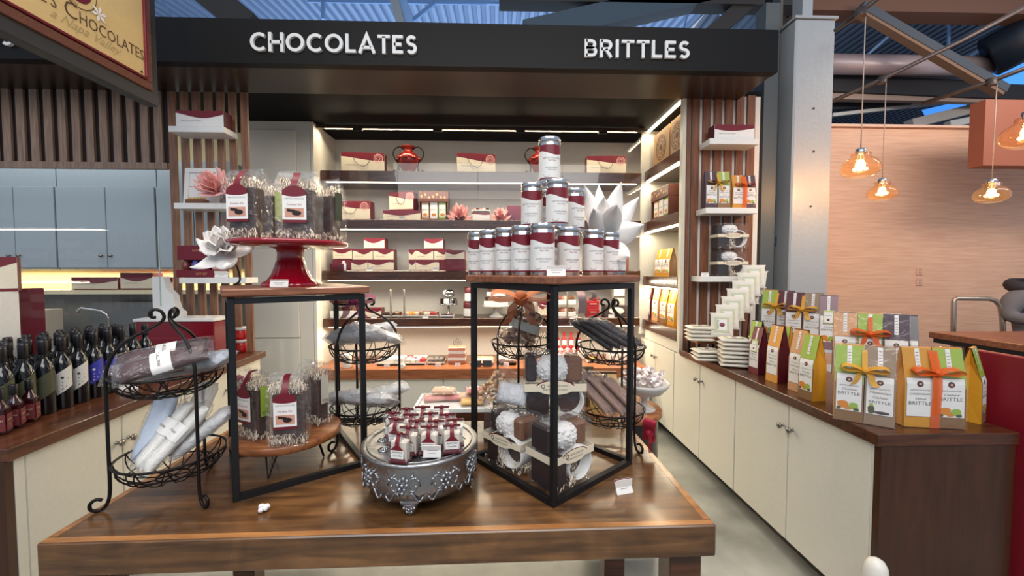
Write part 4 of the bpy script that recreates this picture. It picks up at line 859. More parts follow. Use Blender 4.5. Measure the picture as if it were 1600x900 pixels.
heap(S2, .425, [(-.07, .0, .05, 150, 20, 20, .24, .12, .06, PW, FILMB, False, 'white pouch hanging over the left rim of the back-left basket'), (.0, -.04, .045, 165, 6, 30, .24, .11, .055, PW, FILMB, False, 'white pouch across the front of the back-left upper basket'),
    (.07, .0, .05, 160, -14, 25, .24, .10, .055, PW, FILM2, .05, 'white pouch with label on the right of the back-left basket'), (.02, .06, .06, 10, -8, 0, .22, .11, .05, PW, FILMB, False, 'white pouch at the back of the back-left upper basket')], 'white pouches in the back-left upper basket')
heap(S2, .145, [(-.06, .0, .04, 160, 12, 20, .25, .13, .06, PW, FILMB, False, 'white pouch over the left rim of the back-left lower basket'), (.03, -.03, .035, 170, 0, 25, .25, .12, .06, PW, FILMB, False, 'white pouch across the back-left lower basket'), (.06, .05, .045, 20, -8, 0, .25, .12, .05, PW, FILMB, False, 'pale pouch leaning right in the back-left lower basket')], 'white pouches in the back-left lower basket')
def nut_bag(lab, M, L, W, Th, m, grp, label=False, n=110, seed=0):
    t = thing('nut_bag', lab, 'bag', M=M, group=grp); rn = random.Random(seed); b = MB(); L2 = L*.78
    for _ in range(n):
        x = rn.uniform(-.5, .36); a = rn.uniform(0, 2*PI); e = max(.15, 1-(2*abs(x))**4)**.5; k = rn.uniform(.75, 1)
        b.ball((x*L2, k*W*.44*math.cos(a), k*Th*.42*e*math.sin(a)), rn.uniform(.008, .012), m[rn.randrange(len(m))], 6, 5)
    b.build('nuts', t, kind='stuff'); pillow(MB(), L, W, Th*1.05, FILM2, seed).build('film', t)
    if label:
        b = MB()
        def f(u, v): a = 2*PI*v; c, q = math.cos(a), math.sin(a); return (L*(.0+.16*(u-.5)), W/2*1.02*math.copysign(abs(c)**.7, c)*.92, Th/2*1.14*math.copysign(abs(q)**.8, q))
        b.grid(f, 2, 16, mat('band_sage', (206, 206, 190), .5)); b.build('paper_band', t)
    return t
NM = [NUT, NUTL, COCOA, mat('nut_pale', (196, 168, 140), .6)]
nut_bag('clear bag of candied nuts with pale band in the basket below the orange bow', Matrix.Translation((S3[0]+.01, S3[1]-.02, TZ+.50)) @ R('Z', 6) @ R('Y', -70) @ R('X', 90), .25, .16, .10, NM, 'clear bags of nuts', True, 130, 3)
nut_bag('clear bag of nuts lying deep in the basket below the orange bow', Matrix.Translation((S3[0]-.0, S3[1]+.05, TZ+.45)) @ R('Z', 10) @ R('Y', -8), .24, .16, .08, NM, 'clear bags of nuts', False, 90, 4)
nut_bag('clear bag of caramel popcorn beside the pink packs, behind the riser post', Matrix.Translation(py(779, 608, 1.86)) @ R('Z', 20) @ R('Y', -50) @ R('X', 80), .22, .15, .10, [NUT, NUTL, NUTL], 'clear bags of nuts', False, 130, 5)
DS = [( -.085, .0, .045, -34), (-.055, -.02, .055, -33), (-.02, -.03, .06, -32), (.015, -.03, .06, -31), (.045, -.015, .058, -30), (.02, .05, .06, -30), (-.03, .05, .05, -34)]
for i, (dx, dy, dz, ry) in enumerate(DS):
    M = Matrix.Translation((S4[0]+dx, S4[1]+dy, TZ+.425+dz)) @ R('Z', -12+i*3) @ R('Y', -ry) @ R('X', 20)
    pouch(f'dark chocolate stick pouch, {ORD[i]} from the left in the upper right basket', M, .25, .05, .034, CHOCD, FILM2, seed=40+i, grp='dark chocolate stick pouches', nm='chocolate_stick_pouch')
BST = mat('biscotti', (162, 128, 112), .6, bump=.5, bscale=60)
for i in range(8):
    M = Matrix.Translation((S4[0]-.10+.024*i, S4[1]-.03+.012*(i % 3), TZ+.145+.075-.004*i)) @ R('Z', -20+i*2) @ R('Y', 46) @ R('X', 30)
    pouch(f'brown biscuit stick pouch, {ORD[i]} from the left in the lower right basket', M, .26, .05, .03, BST, FILM2, seed=60+i, grp='brown biscuit stick pouches', nm='biscuit_stick_pouch')
def bow_obj(lab, loc, s, m, w, rz=0, tilt=0, M=None):
    o = bow(s, m, w=w).build('ribbon_bow', loc=loc); o.rotation_euler = (0, math.radians(tilt), math.radians(rz)); return tag(o, lab, 'bow', 'organza bows on the basket stands')
bow_obj('orange organza bow on top of the middle basket stand', (S3[0]-.01, S3[1]-.05, TZ+.635), .15, sheer('orange_brown_organza', (212, 118, 66), .9), .075)
bow_obj('wine purple organza bow on top of the back-left basket stand', (S2[0]-.03, S2[1]-.05, TZ+.63), .10, sheer('purple_organza', (140, 40, 84), .85), .045, 10)
p = py(1004, 672, 1.62); bow_obj('red organza bow hanging beside the lower right basket', (p.x+.02, p.y-.02, p.z), .085, sheer('red_organza', (176, 30, 60), .85), .045, 70, 50)
# ---- engraved silver cake pedestal
cp = pz(656, 690, .97); cp = Vector(((656-778)/630*1.405, 1.405, TZ)); t = thing('cake_pedestal', 'round silver pedestal embossed with grapes and scrolls, at the table centre', 'pedestal', tuple(cp), 0)
RP = .198
MB().lathe([(0, .168), (.176, .168), (.186, .171), (.196, .172), (.2, .168), (.197, .162), (RP-.005, .156), (RP-.004, .12), (RP-.005, .085), (RP-.010, .062), (RP-.022, .044), (RP-.04, .034), (0, .030)], SILVER, 72, caps=False).build('drum', t)
for k in range(9):
    b = MB(); a = math.radians(k*40-95); rr = RP-.0040
    P = lambda u, z: (rr*math.cos(a+u/rr), rr*math.sin(a+u/rr), z)
    for i, (u, z) in enumerate(((0, .128), (-.011, .121), (.011, .122), (-.018, .109), (-.004, .108), (.010, .109), (-.012, .096), (.003, .095), (-.004, .083))): b.ball(P(u, z), (.0072, .0072, .0072), SILVER, 8, 6)
    for s in (-1, 1):
        sp = [P(s*(.03+.020*math.cos(q)*(1-q/11)), .105+.030*math.sin(q)*(1-q/11)) for q in [j*.5 for j in range(14)]]; b.tube(sp, .0034, SILVER, 6)
        b.tube([P(s*(.012+.006*j), .070+.014*math.sin(j*.8)) for j in range(9)], .0032, SILVER, 5)
        for q in range(3): b.ball(P(s*(.028+.009*q), .138-.008*q), (.006, .006, .0035), SILVER, 6, 4)
    b.build('grape_relief', t)
b = MB()
for k in range(10):
    a = 2*PI*k/10; x, y = .13*math.cos(a), .13*math.sin(a)
    b.tube([(x+.026*math.cos(q)*(1-q/14), y+.026*math.sin(q)*(1-q/14), .1695) for q in [j*.6 for j in range(16)]], .0022, SILVER, 5)
    for q in range(6): b.ball((x+.008*math.cos(q), y+.008*math.sin(q), .170), .004, SILVER, 6, 4)
b.tube([(.178*math.cos(i*PI/30), .178*math.sin(i*PI/30), .171) for i in range(60)], .002, SILVER, 5, closed=True); b.build('top_relief', t)
for k in range(4):
    a = math.radians(-91+90*k); f = MB(); Mf = R('Z', math.degrees(a)+90) @ T(0, -RP+.030, 0)
    f.box((0, -.004, .045), (.058, .012, .010), SILVER, Mf, b=.002); f.lathe([(.004, 0), (.012, .006), (.02, .02), (.028, .04)], SILVER, 14, Mf @ Matrix.Scale(.6, 4, (0, 1, 0)))
    for q in range(5): f.ball((-.016+.008*q, -.012, .03-.003*(2-abs(q-2))), .005, SILVER, 6, 5, Mf)
    for q in range(3): f.ball((-.007+.007*q, -.010, .016), .0045, SILVER, 6, 5, Mf)
    f.build('foot', t)
zp = TZ+.172
def choc_pack():
    t = thing('chocolate_pack', 'x', 'packet', (0, 0, 0), 0, 'small chocolate packs on the silver pedestal')
    w, d, h = .056, .034, .094
    MB().box((0, .002, h*.36), (w*.92, d*.86, h*.68), mat('pack_ivory', (226, 216, 200), .45), b=.003).build('carton', t)
    b = MB(); b.box((0, 0, .003), (w*1.05, d*1.15, .004), MAROOND); b.box((0, -d*.46, .010), (w*.86, .002, .008), MAROON); b.build('base_card', t)
    b = MB(); vs = []
    prof = [(-d*.56, .002), (d*.56, .002), (d*.56, h*.7), (d*.1, h*.95), (-d*.1, h*.95), (-d*.56, h*.7)]; b.prism(prof, w*1.1, FILM2, T(w*.55, 0, 0) @ R('Z', 90)); b.build('film_wrap', t)
    b = MB(); b.strip([(0, -d*.58, h*.42), (0, -d*.58, h*.7), (0, -d*.12, h*.965), (0, d*.12, h*.965), (0, d*.58, h*.7)], .0135, MAROON); b.strip([(-w*.5, -d*.2, h*.93), (w*.5, -d*.2, h*.93)], .012, MAROON, wv=(0, .5, -.9)); b.ball((0, -d*.18, h*.95), (.009, .006, .006), MAROON, 8, 6); b.build('ribbon', t)
    y = -d*.59; b = MB(); b.poly([(-w*.36, y, h*.17), (w*.36, y, h*.17), (w*.40, y, h*.44), (0, y, h*.60), (-w*.40, y, h*.44)], WHITE); b.poly([(-w*.40, y-.0006, h*.445), (w*.40, y-.0006, h*.445), (w*.16, y-.0006, h*.58), (0, y-.0006, h*.62), (-w*.16, y-.0006, h*.58)], MAROON)
    b.text("ANETTE'S", .0055, INK, T(0, y-.001, h*.35), w=w*.62); b.text('Cocoa Nibs', .005, INK, T(0, y-.001, h*.25), w=w*.5); b.build('label', t)
    return t
CPK = [(625, 670), (671, 659), (706, 657), (639, 660), (620, 647), (652, 650), (682, 650), (711, 648), (615, 637), (643, 640), (673, 638), (699, 640), (636, 631), (661, 628), (690, 628)]
LB = ['front-left chocolate pack near the pedestal rim', 'front-middle chocolate pack behind the little price card', 'front-right chocolate pack by the pedestal rim', 'chocolate pack right behind the front-left one', 'second-row chocolate pack at the left end', 'second-row chocolate pack left of centre', 'second-row chocolate pack right of centre', 'second-row chocolate pack at the right end',
      'third-row chocolate pack at the left end', 'third-row chocolate pack left of centre', 'third-row chocolate pack right of centre', 'third-row chocolate pack at the right end', 'back-row chocolate pack on the left', 'back-row chocolate pack in the middle', 'back-row chocolate pack on the right']
ck = choc_pack()
for i, (px, y) in enumerate(CPK):
    p = pz(px, y+10, zp+.082); k = ck if i == 0 else dup(ck)
    k.location = (p.x, p.y, zp+.001); k.rotation_euler = (0, 0, math.radians((-14, -4, 8, -8, -10, -4, 2, 6, -8, -2, 3, 5, -6, 0, 5)[i])); k['label'] = LB[i]
p = pz(675, 715, zp); card(.056, .038, 'white price card leaning on the packs on the silver pedestal', tuple(p), -3, ('Cocoa Nibs', '$9.50'))
# ---- small dark riser with a tray of pink packs
p = py(735, 660, 1.86); rc = Vector((-.20, 1.87, TZ)); t = thing('wooden_riser', 'small dark wooden stand under the tray of pink packs', 'riser', tuple(rc))
MB().box((0, 0, .118), (.36, .22, .035), WALNUT, b=.003).build('top', t)
for sx in (-1, 1):
    for sy in (-1, 1): MB().box((sx*.15, sy*.085, .05), (.028, .028, .10), WALNUT).build('leg', t)
t = thing('serving_tray', 'white tray of pink and yellow packs behind the silver pedestal', 'tray', (rc.x, rc.y, TZ+.1365))
b = MB(); b.box((0, 0, .004), (.34, .22, .008), WHITEP)
for sx in (-1, 1): b.box((sx*.17, 0, .012), (.012, .23, .016), WHITEP, R('Y', 0)); b.box((0, sx*.11, .012), (.34, .012, .016), WHITEP)
b.build('dish', t)
PK = [mat('pack_pink', (216, 150, 140), .5), mat('pack_rose', (206, 122, 116), .5), mat('pack_yellow', (226, 176, 82), .5), mat('pack_peach', (226, 184, 150), .5)]
for i, (dx, dy, dz, c, lab) in enumerate(((-.1, .03, .0, 0, 'pink pack at the left end of the white tray'), (-.03, .04, .0, 1, 'rose pack left of centre on the white tray'), (.04, .05, .0, 3, 'peach pack at the back of the white tray'), (.10, .05, .0, 0, 'pink pack at the back right of the white tray'), (.08, -.03, .0, 2, 'yellow pack at the front right of the white tray'), (.10, .03, .034, 1, 'rose pack on top of the pile on the white tray'), (-.06, .035, .034, 3, 'peach pack on top at the left of the white tray'))):
    pouch(lab, Matrix.Translation((rc.x+dx, rc.y+dy, TZ+.1365+.026+dz)) @ R('Z', (8, -5, 10, -8, 4, 12, -6)[i]), .12, .075, .032, PK[c], FILM2, seed=80+i, grp='pink and yellow packs on the white tray', cat='packet', nm='candy_packet')
# ---- mug packs inside the right riser
def loc_rr(u, v, z=0): return tuple(MRR @ Vector((u, v, z)))
angR = math.degrees(math.atan2((MRR @ Vector((1, 0, 0))-MRR @ Vector((0, 0, 0))).y, (MRR @ Vector((1, 0, 0))-MRR @ Vector((0, 0, 0))).x))
mug_pack('clear mug gift pack standing at the bottom right inside the right riser', loc_rr(.145, .105, .003), angR-2, w=.20, d=.14, h=.225, seed=1)
mug_pack('clear mug gift pack standing at the bottom left inside the right riser', loc_rr(.10, .315, .003), angR-84, w=.20, d=.13, h=.21, seed=2)
mug_pack('clear mug gift pack stacked on top inside the right riser', loc_rr(.285, .27, .158), 0, w=.245, d=.13, h=.268, seed=3)
mug_pack('clear mug gift pack at the back inside the right riser', loc_rr(.30, .285, .003), 0, w=.20, d=.13, h=.15, seed=4)
pouch('crinkled bluish film bag on top of the lower left mug pack', Matrix.Translation(loc_rr(.14, .36, .262)) @ R('Z', -30) @ R('X', 60), .13, .10, .06, FLESH, FILMB, seed=91, grp=None, cat='bag', nm='film_bag')
p = pz(977, 772, TZ); o = card(.062, .048, 'white folded price card lying on the table beside the right riser', tuple(p), 14, ('Mug Gift Set', '$28.00')); o.rotation_euler.x = math.radians(-12)
b = MB(); rn = random.Random(4)
for i in range(9): b.ball((rn.uniform(-.010, .010), rn.uniform(-.008, .008), .008+rn.uniform(0, .012)), rn.uniform(.006, .009), FLESH, 8, 6)
p = pz(413, 800, TZ); tag(b.build('popcorn', loc=tuple(p)), 'single white popcorn piece lying on the table front', 'popcorn')
# ---- drum stool with candy compote behind the table
sc = py(968, 640, 2.32); t = thing('drum_stool', 'black drum stool with round wooden top behind the table', 'stool', (sc.x, sc.y, 0))
MB().lathe([(0, .735), (.225, .735), (.235, .74), (.235, .765), (.23, .77), (0, .77)], ACACIA, 40, caps=False).build('wooden_top', t); MB().lathe([(.215, 0), (.215, .735)], BLACKP, 40).build('drum', t)
cc = py(1006, 620, 2.26); t = thing('compote_bowl', 'white footed bowl heaped with wrapped candies on the drum stool', 'bowl', (cc.x, cc.y, .77))
MB().lathe([(.065, 0), (.06, .008), (.022, .02), (.018, .06), (.03, .075), (.10, .10), (.135, .14), (.14, .16), (.136, .16), (.128, .14), (.09, .108), (0, .098)], mat('porcelain', (200, 198, 196), .25), 36, caps=False).build('bowl', t)
CW = [mat('wrap_white', (240, 236, 234), .4), mat('wrap_rose', (232, 218, 216), .4)]; rn = random.Random(9); cand = None
for i in range(26):
    a = i*2.4; q = .105*math.sqrt((i % 13+.5)/13); lay = i//13; z = .77+.15+.03*lay+.045*(1-(q/.11)**2)
    M = Matrix.Translation((cc.x+q*math.cos(a), cc.y+q*math.sin(a), z)) @ R('Z', rn.uniform(0, 360)) @ R('Y', rn.uniform(-30, 30))
    if cand is None:
        cand = thing('wrapped_candy', 'white twist-wrapped candy heaped in the footed white bowl', 'candy', M=M, group='wrapped candies in the white bowl')
        b = MB(); b.ball((0, 0, 0), (.018, .013, .013), CW[0], 8, 6)
        for s in (-1, 1): b.lathe([(.004, .015), (.016, .036)], CW[1], 7, R('Y', 90*s), caps=False)
        b.build('wrapper', cand)
    else: dup(cand, M=M)
KG = mat('kraft_gold', (198, 160, 96), .5, bump=.4, bscale=40)
for px, Y, w, lab in ((942, 2.22, .145, 'kraft gold window bag with dark ribbon on the drum stool'), (914, 2.34, .09, 'dark kraft bag behind the gold one on the drum stool')):
    p = py(px, 640, Y); t = thing('window_bag', lab, 'bag', (p.x, p.y, .77), -4, 'kraft bags on the drum stool'); m = KG if w > .1 else mat('kraft_dark', (92, 74, 56), .6)
    MB().prism([(-.035, 0), (.035, 0), (.035, .16), (.008, .225), (-.008, .225), (-.035, .16)], w, m, T(w/2, 0, 0) @ R('Z', 90)).build('bag_body', t)
    b = MB(); b.box((0, 0, .215), (w*1.02, .022, .03), mat('fold_brown', (84, 56, 30), .5)); b.strip([(.01, -.014, .22), (.01, -.037, .16), (.012, -.038, .12)], .02, CHOCD); b.build('folded_top', t)
# ================================================================ SHOP SIGNS
def ribbon2d(b, P, w, d, m, M, closed=False):
    P = [Vector((p[0], p[1])) for p in P]; n = len(P); Lf = []; Rt = []
    for i in range(n):
        a = P[i-1] if (i or closed) else None; c = P[(i+1) % n] if (i < n-1 or closed) else None
        d0 = (P[i]-a).normalized() if a is not None else None; d1 = (c-P[i]).normalized() if c is not None else None
        if d0 is None: d0 = d1
        if d1 is None: d1 = d0
        t = (d0+d1).normalized(); nn = Vector((-t.y, t.x)); k = w/2/max(.35, nn.dot(Vector((-d1.y, d1.x)))); Lf.append(P[i]+nn*k); Rt.append(P[i]-nn*k)
    vs = []
    for l, r in zip(Lf, Rt): vs += [(l.x, 0, l.y), (r.x, 0, r.y), (l.x, d, l.y), (r.x, d, r.y)]
    fs = []
    for i in range(n if closed else n-1):
        q, r = 4*i, 4*((i+1) % n); fs += [(q, r, r+1, q+1), (q+2, q+3, r+3, r+2), (q, q+2, r+2, r), (q+1, r+1, r+3, q+3)]
    if not closed: fs += [(0, 1, 3, 2), (4*n-4, 4*n-2, 4*n-1, 4*n-3)]
    b.add(vs, fs, m, False, M)
def arc(cx_, cy_, r, a0, a1, n=14, ry=None): return [(cx_+r*math.cos(math.radians(a0+(a1-a0)*i/n)), cy_+(ry or r)*math.sin(math.radians(a0+(a1-a0)*i/n))) for i in range(n+1)]
s_ = .1
GL = {'C': (.86, [(arc(.5, .5, .40, 48, 312), 0)]), 'O': (1.0, [(arc(.5, .5, .40, 0, 345, 22), 1)]), 'H': (.82, [([(.1, 0), (.1, 1)], 0), ([(.72, 0), (.72, 1)], 0), ([(.1, .5), (.72, .5)], 0)]),
      'L': (.60, [([(.1, 1), (.1, .1), (.56, .1)], 0)]), 'A': (.92, [([(.06, 0), (.46, .95), (.86, 0)], 0), ([(.24, .30), (.68, .30)], 0)]), 'T': (.70, [([(.02, .9), (.68, .9)], 0), ([(.35, .9), (.35, 0)], 0)]),
      'E': (.62, [([(.58, .9), (.1, .9), (.1, .1), (.58, .1)], 0), ([(.1, .5), (.5, .5)], 0)]), 'S': (.64, [(arc(.32, .705, .20, 30, 270, 10)+arc(.32, .295, .205, 90, -150, 10)[1:], 0)]),
      'B': (.70, [([(.1, 0), (.1, 1)], 0), ([(.1, .9), (.34, .9)]+arc(.36, .71, .19, 90, -90, 8)+[(.1, .52)], 0), ([(.1, .51), (.38, .51)]+arc(.40, .305, .205, 90, -90, 8)+[(.1, .1)], 0)]),
      'R': (.72, [([(.1, 0), (.1, 1)], 0), ([(.1, .9), (.36, .9)]+arc(.38, .68, .22, 90, -90, 8)+[(.1, .46)], 0), ([(.34, .46), (.62, 0)], 0)]), 'I': (.24, [([(.12, 0), (.12, 1)], 0)])}
def sign_word(word, lab, x0, x1, z0, z1, Y):
    b = MB(); tot = sum(GL[c][0] for c in word)+.10*(len(word)-1); k = (x1-x0)/tot; h = z1-z0; x = x0; m = mat('letter_white', (226, 226, 224), .45)
    for c in word:
        w, st = GL[c]
        for P, cl in st: ribbon2d(b, [(x+px*k, z0+pyy*h) for px, pyy in P], .165*h, .02, m, T(0, Y, 0), bool(cl))
        x += (w+.10)*k
    return tag(b.build('sign_lettering'), lab, 'sign', 'white words on the black fascia')
YF = 2.858
sign_word('CHOCOLATES', 'white raised word CHOCOLATES on the black fascia', py(390, 67, YF).x, py(652, 67, YF).x, py(521, 82, YF).z, py(521, 52, YF).z, YF)
sign_word('BRITTLES', 'white raised word BRITTLES on the black fascia', py(913, 75, YF).x, py(1079, 75, YF).x, py(996, 90, YF).z, py(996, 62, YF).z, YF)
sign_word('TS', 'cut-off white letters on the fascia beside the hanging sign', py(-22, 60, YF).x, py(19, 60, YF).x, py(10, 71, YF).z, py(10, 43, YF).z, YF)
# hanging shop sign, seen from its side
MS = T(-2.10, 0, -.058) @ R('Z', 90)          # local x runs away from the camera, front faces the shop
t = thing('hanging_sign', 'gold framed shop sign hanging by the ceiling at the left', 'sign', M=MS)
GOLDP = mat('sign_gold', (222, 190, 128), .4); BRZ = mat('sign_bronze', (112, 62, 42), .5, bump=.6, bscale=120)
ya, yb, za, zb_ = 1.52, 2.62, 2.635, 3.42
MB().box(((ya+yb)/2, .035, (za+zb_)/2), (yb-ya, .07, zb_-za), mat('sign_black', (52, 50, 50), .5), b=.004).build('outer_box', t)
def frame(b, a0, a1, z0, z1, w, y, d, m):
    b.box(((a0+a1)/2, y, z0+w/2), (a1-a0, d, w), m, b=.003); b.box(((a0+a1)/2, y, z1-w/2), (a1-a0, d, w), m, b=.003)
    for x in (a0+w/2, a1-w/2): b.box((x, y, (z0+z1)/2), (w, d, z1-z0-2*w), m, b=.003)
b = MB(); frame(b, ya+.035, yb-.055, za+.072, zb_-.06, .046, -.004, .02, BRZ); b.build('bronze_frame', t)
b = MB(); frame(b, ya+.095, yb-.09, za+.122, zb_-.12, .014, -.008, .024, MAROON); b.build('wine_bead', t)
b = MB(); b.box(((ya+yb)/2, -.002, (za+zb_)/2), (yb-ya-.20, .012, zb_-za-.26), GOLDP)
yy = -.0095; SI = mat('sign_ink', (96, 66, 44), .6); SS = mat('sign_script', (184, 158, 106), .6)
for s, x0, x1, hh in (('C', 2.075, 2.135, .078), ('HOCOLATES', 2.145, 2.512, .058), ("NETTE'S", 1.80, 2.04, .058), ('A', 1.735, 1.79, .078)):
    b.text(s, hh, SI, T((x0+x1)/2, yy, 2.862), w=x1-x0)
b.text('a Napa Valley', .046, SS, T(2.18, yy, 2.812), shear=.6, w=.36)
for r_, m in ((.098, SI), (.094, GOLDP), (.07, SI), (.066, MAROON), (.04, PEACH)): yy -= .0006; b.lathe([(r_, 0), (0, 0)], m, 28, T(2.14, yy, 3.03) @ R('X', 90), caps=False)
b.text('FRESH', .013, MAROON, T(2.11, yy-.001, 2.943) @ R('Y', 16))
for i in range(6):
    a = i*PI/3+.3; b.add([(2.245, yy-.001, 2.965), (2.245+.026*math.cos(a-.35), yy-.001, 2.965+.026*math.sin(a-.35)), (2.245+.044*math.cos(a), yy-.001, 2.965+.044*math.sin(a)), (2.245+.026*math.cos(a+.35), yy-.001, 2.965+.026*math.sin(a+.35))], [(0, 1, 2, 3)], WHITE)
b.build('gold_panel', t)
for x in (ya+.13, yb-.125):
    for z in (za+.155, zb_-.155): MB().lathe([(.007, 0), (.005, .004), (0, .005)], IRON, 10, T(x, -.008, z) @ R('X', 90)).build('bolt', t)
for x in (1.75, 2.4): MB().tube([(x, .035, zb_-.01), (x, .035, 4.9)], .012, BLACK, 8).build('hanger', t)
# ================================================================ LEFT COUNTER
def glass_m(nm, c): return mat(nm, c, .08, coat=.3)
BG = glass_m('bottle_black', (14, 15, 17)); CAPB = mat('bottle_cap', (22, 20, 24), .35)
def bottle(lm, sc=1.0, diag=True):
    t = thing('wine_bottle', 'x', 'bottle'); r, h = .036, .345
    MB().lathe([(r*.9, 0), (r, .006), (r, h*.55), (r*.96, h*.62), (r*.72, h*.69), (r*.44, h*.73), (r*.38, h*.77), (r*.37, h*.84)], BG, 20).build('glass_body', t)
    MB().lathe([(r*.40, h*.80), (r*.46, h*.805), (r*.46, h*.97), (r*.40, h*.995), (0, h)], CAPB, 16, caps=False).build('cap', t)
    if lm is not None:
        b = MB(); q = r*1.012; n = 10
        for i in range(n):
            a0, a1 = math.radians(-150+120*i/n), math.radians(-150+120*(i+1)/n); zf = lambda a: h*(.16+.16*(a-math.radians(-150))/math.radians(120))*(1 if diag else 0)+(0 if diag else h*.2)
            hh = h*(.30 if diag else .32); b.add([(q*math.cos(a0), q*math.sin(a0), zf(a0)), (q*math.cos(a1), q*math.sin(a1), zf(a1)), (q*math.cos(a1), q*math.sin(a1), zf(a1)+hh), (q*math.cos(a0), q*math.sin(a0), zf(a0)+hh)], [(0, 1, 2, 3)], lm, True)
        cyl = lambda z0: (lambda x, y, z: (q*1.01*math.sin(x/q), -q*1.01*math.cos(x/q), z+z0+x*.9))
        tm = WHITE if lm.name == 'label_blue' else INK
        b.lathe([(.006, 0), (0, 0)], tm, 10, T(0, -q*1.012, h*.44) @ R('X', 90), caps=False)
        for i, wd in enumerate((1.1, 1.2, .8)):
            f = cyl(h*(.37-.045*i)); b.add([f(-r*wd/2, 0, 0), f(0, 0, 0), f(r*wd/2, 0, 0), f(r*wd/2, 0, .004), f(0, 0, .004), f(-r*wd/2, 0, .004)], [(0, 1, 4, 5), (1, 2, 3, 4)], tm)
        b.build('label', t)
    return t
LBL = [mat('label_olive', (74, 76, 52), .5), mat('label_white', (214, 212, 204), .5), mat('label_blue', (58, 62, 168), .45), mat('label_wine', (104, 26, 44), .5)]
protos = [bottle(m) for m in LBL]; used = [False]*4
rowk = [[0, 0, 0, 1, 1, 2, 2, 3, 3, 3], [0, 0, 1, 1, 1, 2, 2, 3, 3, 3], [0, 0, 1, 1, 2, 2, 2, 3, 3, 3], [0, 0, 1, 1, 2, 2, 2, 3, 3, 3]]
cn = {0: 'olive', 1: 'white', 2: 'blue', 3: 'wine-red'}
ap = pz(72, 646, .9); sl = (ap-Vector((A.x, A.y, .9))).dot(dl); ol = (ap-Vector((A.x, A.y, .9))).dot(Vector((-dl.y, dl.x, 0)))
for r_ in range(4):
    for i in range(10):
        s0 = sl+.083*(i-2)+.02*(r_ % 2); p = LC(s0, ol+.084*r_, .9); k = rowk[r_][i]; o = protos[k] if not used[k] else dup(protos[k]); used[k] = True
        o.location = p; o.rotation_euler = (0, 0, math.radians(52-2.5*i)); o['group'] = 'dark wine bottles on the left counter'
        o['label'] = f'dark bottle with {cn[k]} label, {ORD[i]} from the near end of the {["front", "second", "third", "back"][r_]} bottle row'
def small_bottle():
    t = thing('sauce_bottle', 'x', 'bottle', group='small sauce bottles on the left counter'); r, h = .028, .185
    MB().box((0, 0, h*.29), (r*1.75, r*1.75, h*.58), glass_m('bottle_wine', (48, 12, 18)), b=.006).build('glass_body', t)
    MB().lathe([(r*.84, h*.575), (r*.7, h*.64), (r*.40, h*.70), (r*.36, h*.80)], glass_m('bottle_wine', (48, 12, 18)), 16, caps=False).build('neck', t)
    MB().lathe([(r*.42, h*.76), (r*.46, h*.77), (r*.46, h*.98), (r*.4, h), (0, h)], CAPB, 14, caps=False).build('cap', t)
    b = MB(); m = mat('label_oxblood', (116, 44, 46), .5)
    for a in (0, 90): M = R('Z', a); b.box((0, -r*.885, h*.26), (r*1.5, .001, h*.36), m, M); b.text("ANETTE'S", .0055, WHITE, M @ T(0, -r*.885-.001, h*.30), w=r*1.1); b.ball((0, -r*.886, h*.2), (.007, .001, .007), TAN, M=M)
    b.build('label', t); return t
sb = small_bottle()
for i, (px, y, lab) in enumerate(((48, 664, 'small wine-red sauce bottle at the front, nearest the big bottles'), (24, 674, 'small wine-red sauce bottle in the middle of its front row'), (2, 684, 'small wine-red sauce bottle cut by the picture edge'), (33, 655, 'small sauce bottle behind the front pair'), (10, 664, 'small sauce bottle behind, at the left edge'))):
    o = sb if i == 0 else dup(sb); p = pz(px, y-6, .9); o.location = p; o.rotation_euler = (0, 0, math.radians(30)); o['label'] = lab
p = pz(200, 609, .9); o = card(.085, .05, 'white price card on the left counter below the front-left basket', tuple(p), 40, ('Wine Sauce', '$14.00'))
# white scalloped end supports and the wine-red box
def bracket(lab, x, y, z0, z1, mir, wd):
    P = [(0, 0), (.20, 0), (.205, .03), (.17, .06), (.155, .12), (.15, .16), (.10, .21), (.085, .28), (.08, z1-z0), (0, z1-z0)]
    b = MB(); b.prism([(mir*a, q) for a, q in P][::mir], wd, WHITEP, T(x, y, z0)); o = b.build('scalloped_bracket'); return tag(o, lab, 'bracket', 'white scalloped supports of the glass guard')
bracket('white scalloped support left of the wine bottles', -2.42, 2.02, .901, 1.46, -1, .10); bracket('white scalloped support standing on the wine-red box', -2.58, 3.10, 1.22, 1.52, 1, .06)
b = MB(); b.box((-2.33, 3.08, 1.05), (.56, .22, .296), mat('wine_lacquer', (122, 14, 30), .25), b=.006); b.box((-2.33, 3.08, 1.208), (.57, .23, .022), WHITEP, b=.004); b.box((-2.33, 2.968, 1.08), (.54, .004, .01), mat('wine_lacquer_hi', (150, 30, 46), .25)); tag(b.build('lacquer_box'), 'wine-red lacquered box with white rim behind the bottles', 'box')
swoosh_box('dark red gift box with white panel on the left white support', (-2.52, 2.07, 1.462), 42, .22, .10, .17, 'dark red boxes by the left support', wave=(.75, .12, 2.0))
p = py(42, 470, 2.32); swoosh_box('tall dark red box behind the left white support', (p.x-.02, 2.32, .901), 50, .15, .10, .565, 'dark red boxes by the left support', face=MAROON, text=False)
cx0, cx1 = py(44, 500, 3.9).x, py(72, 500, 3.9).x; o = boxo('carton', (cx0, 3.86, .916), (cx1, 4.05, 1.20), mat('pale_carton', (206, 194, 178), .6), b=.004); tag(o, 'pale carton on the stone worktop, behind the dark red box', 'box')
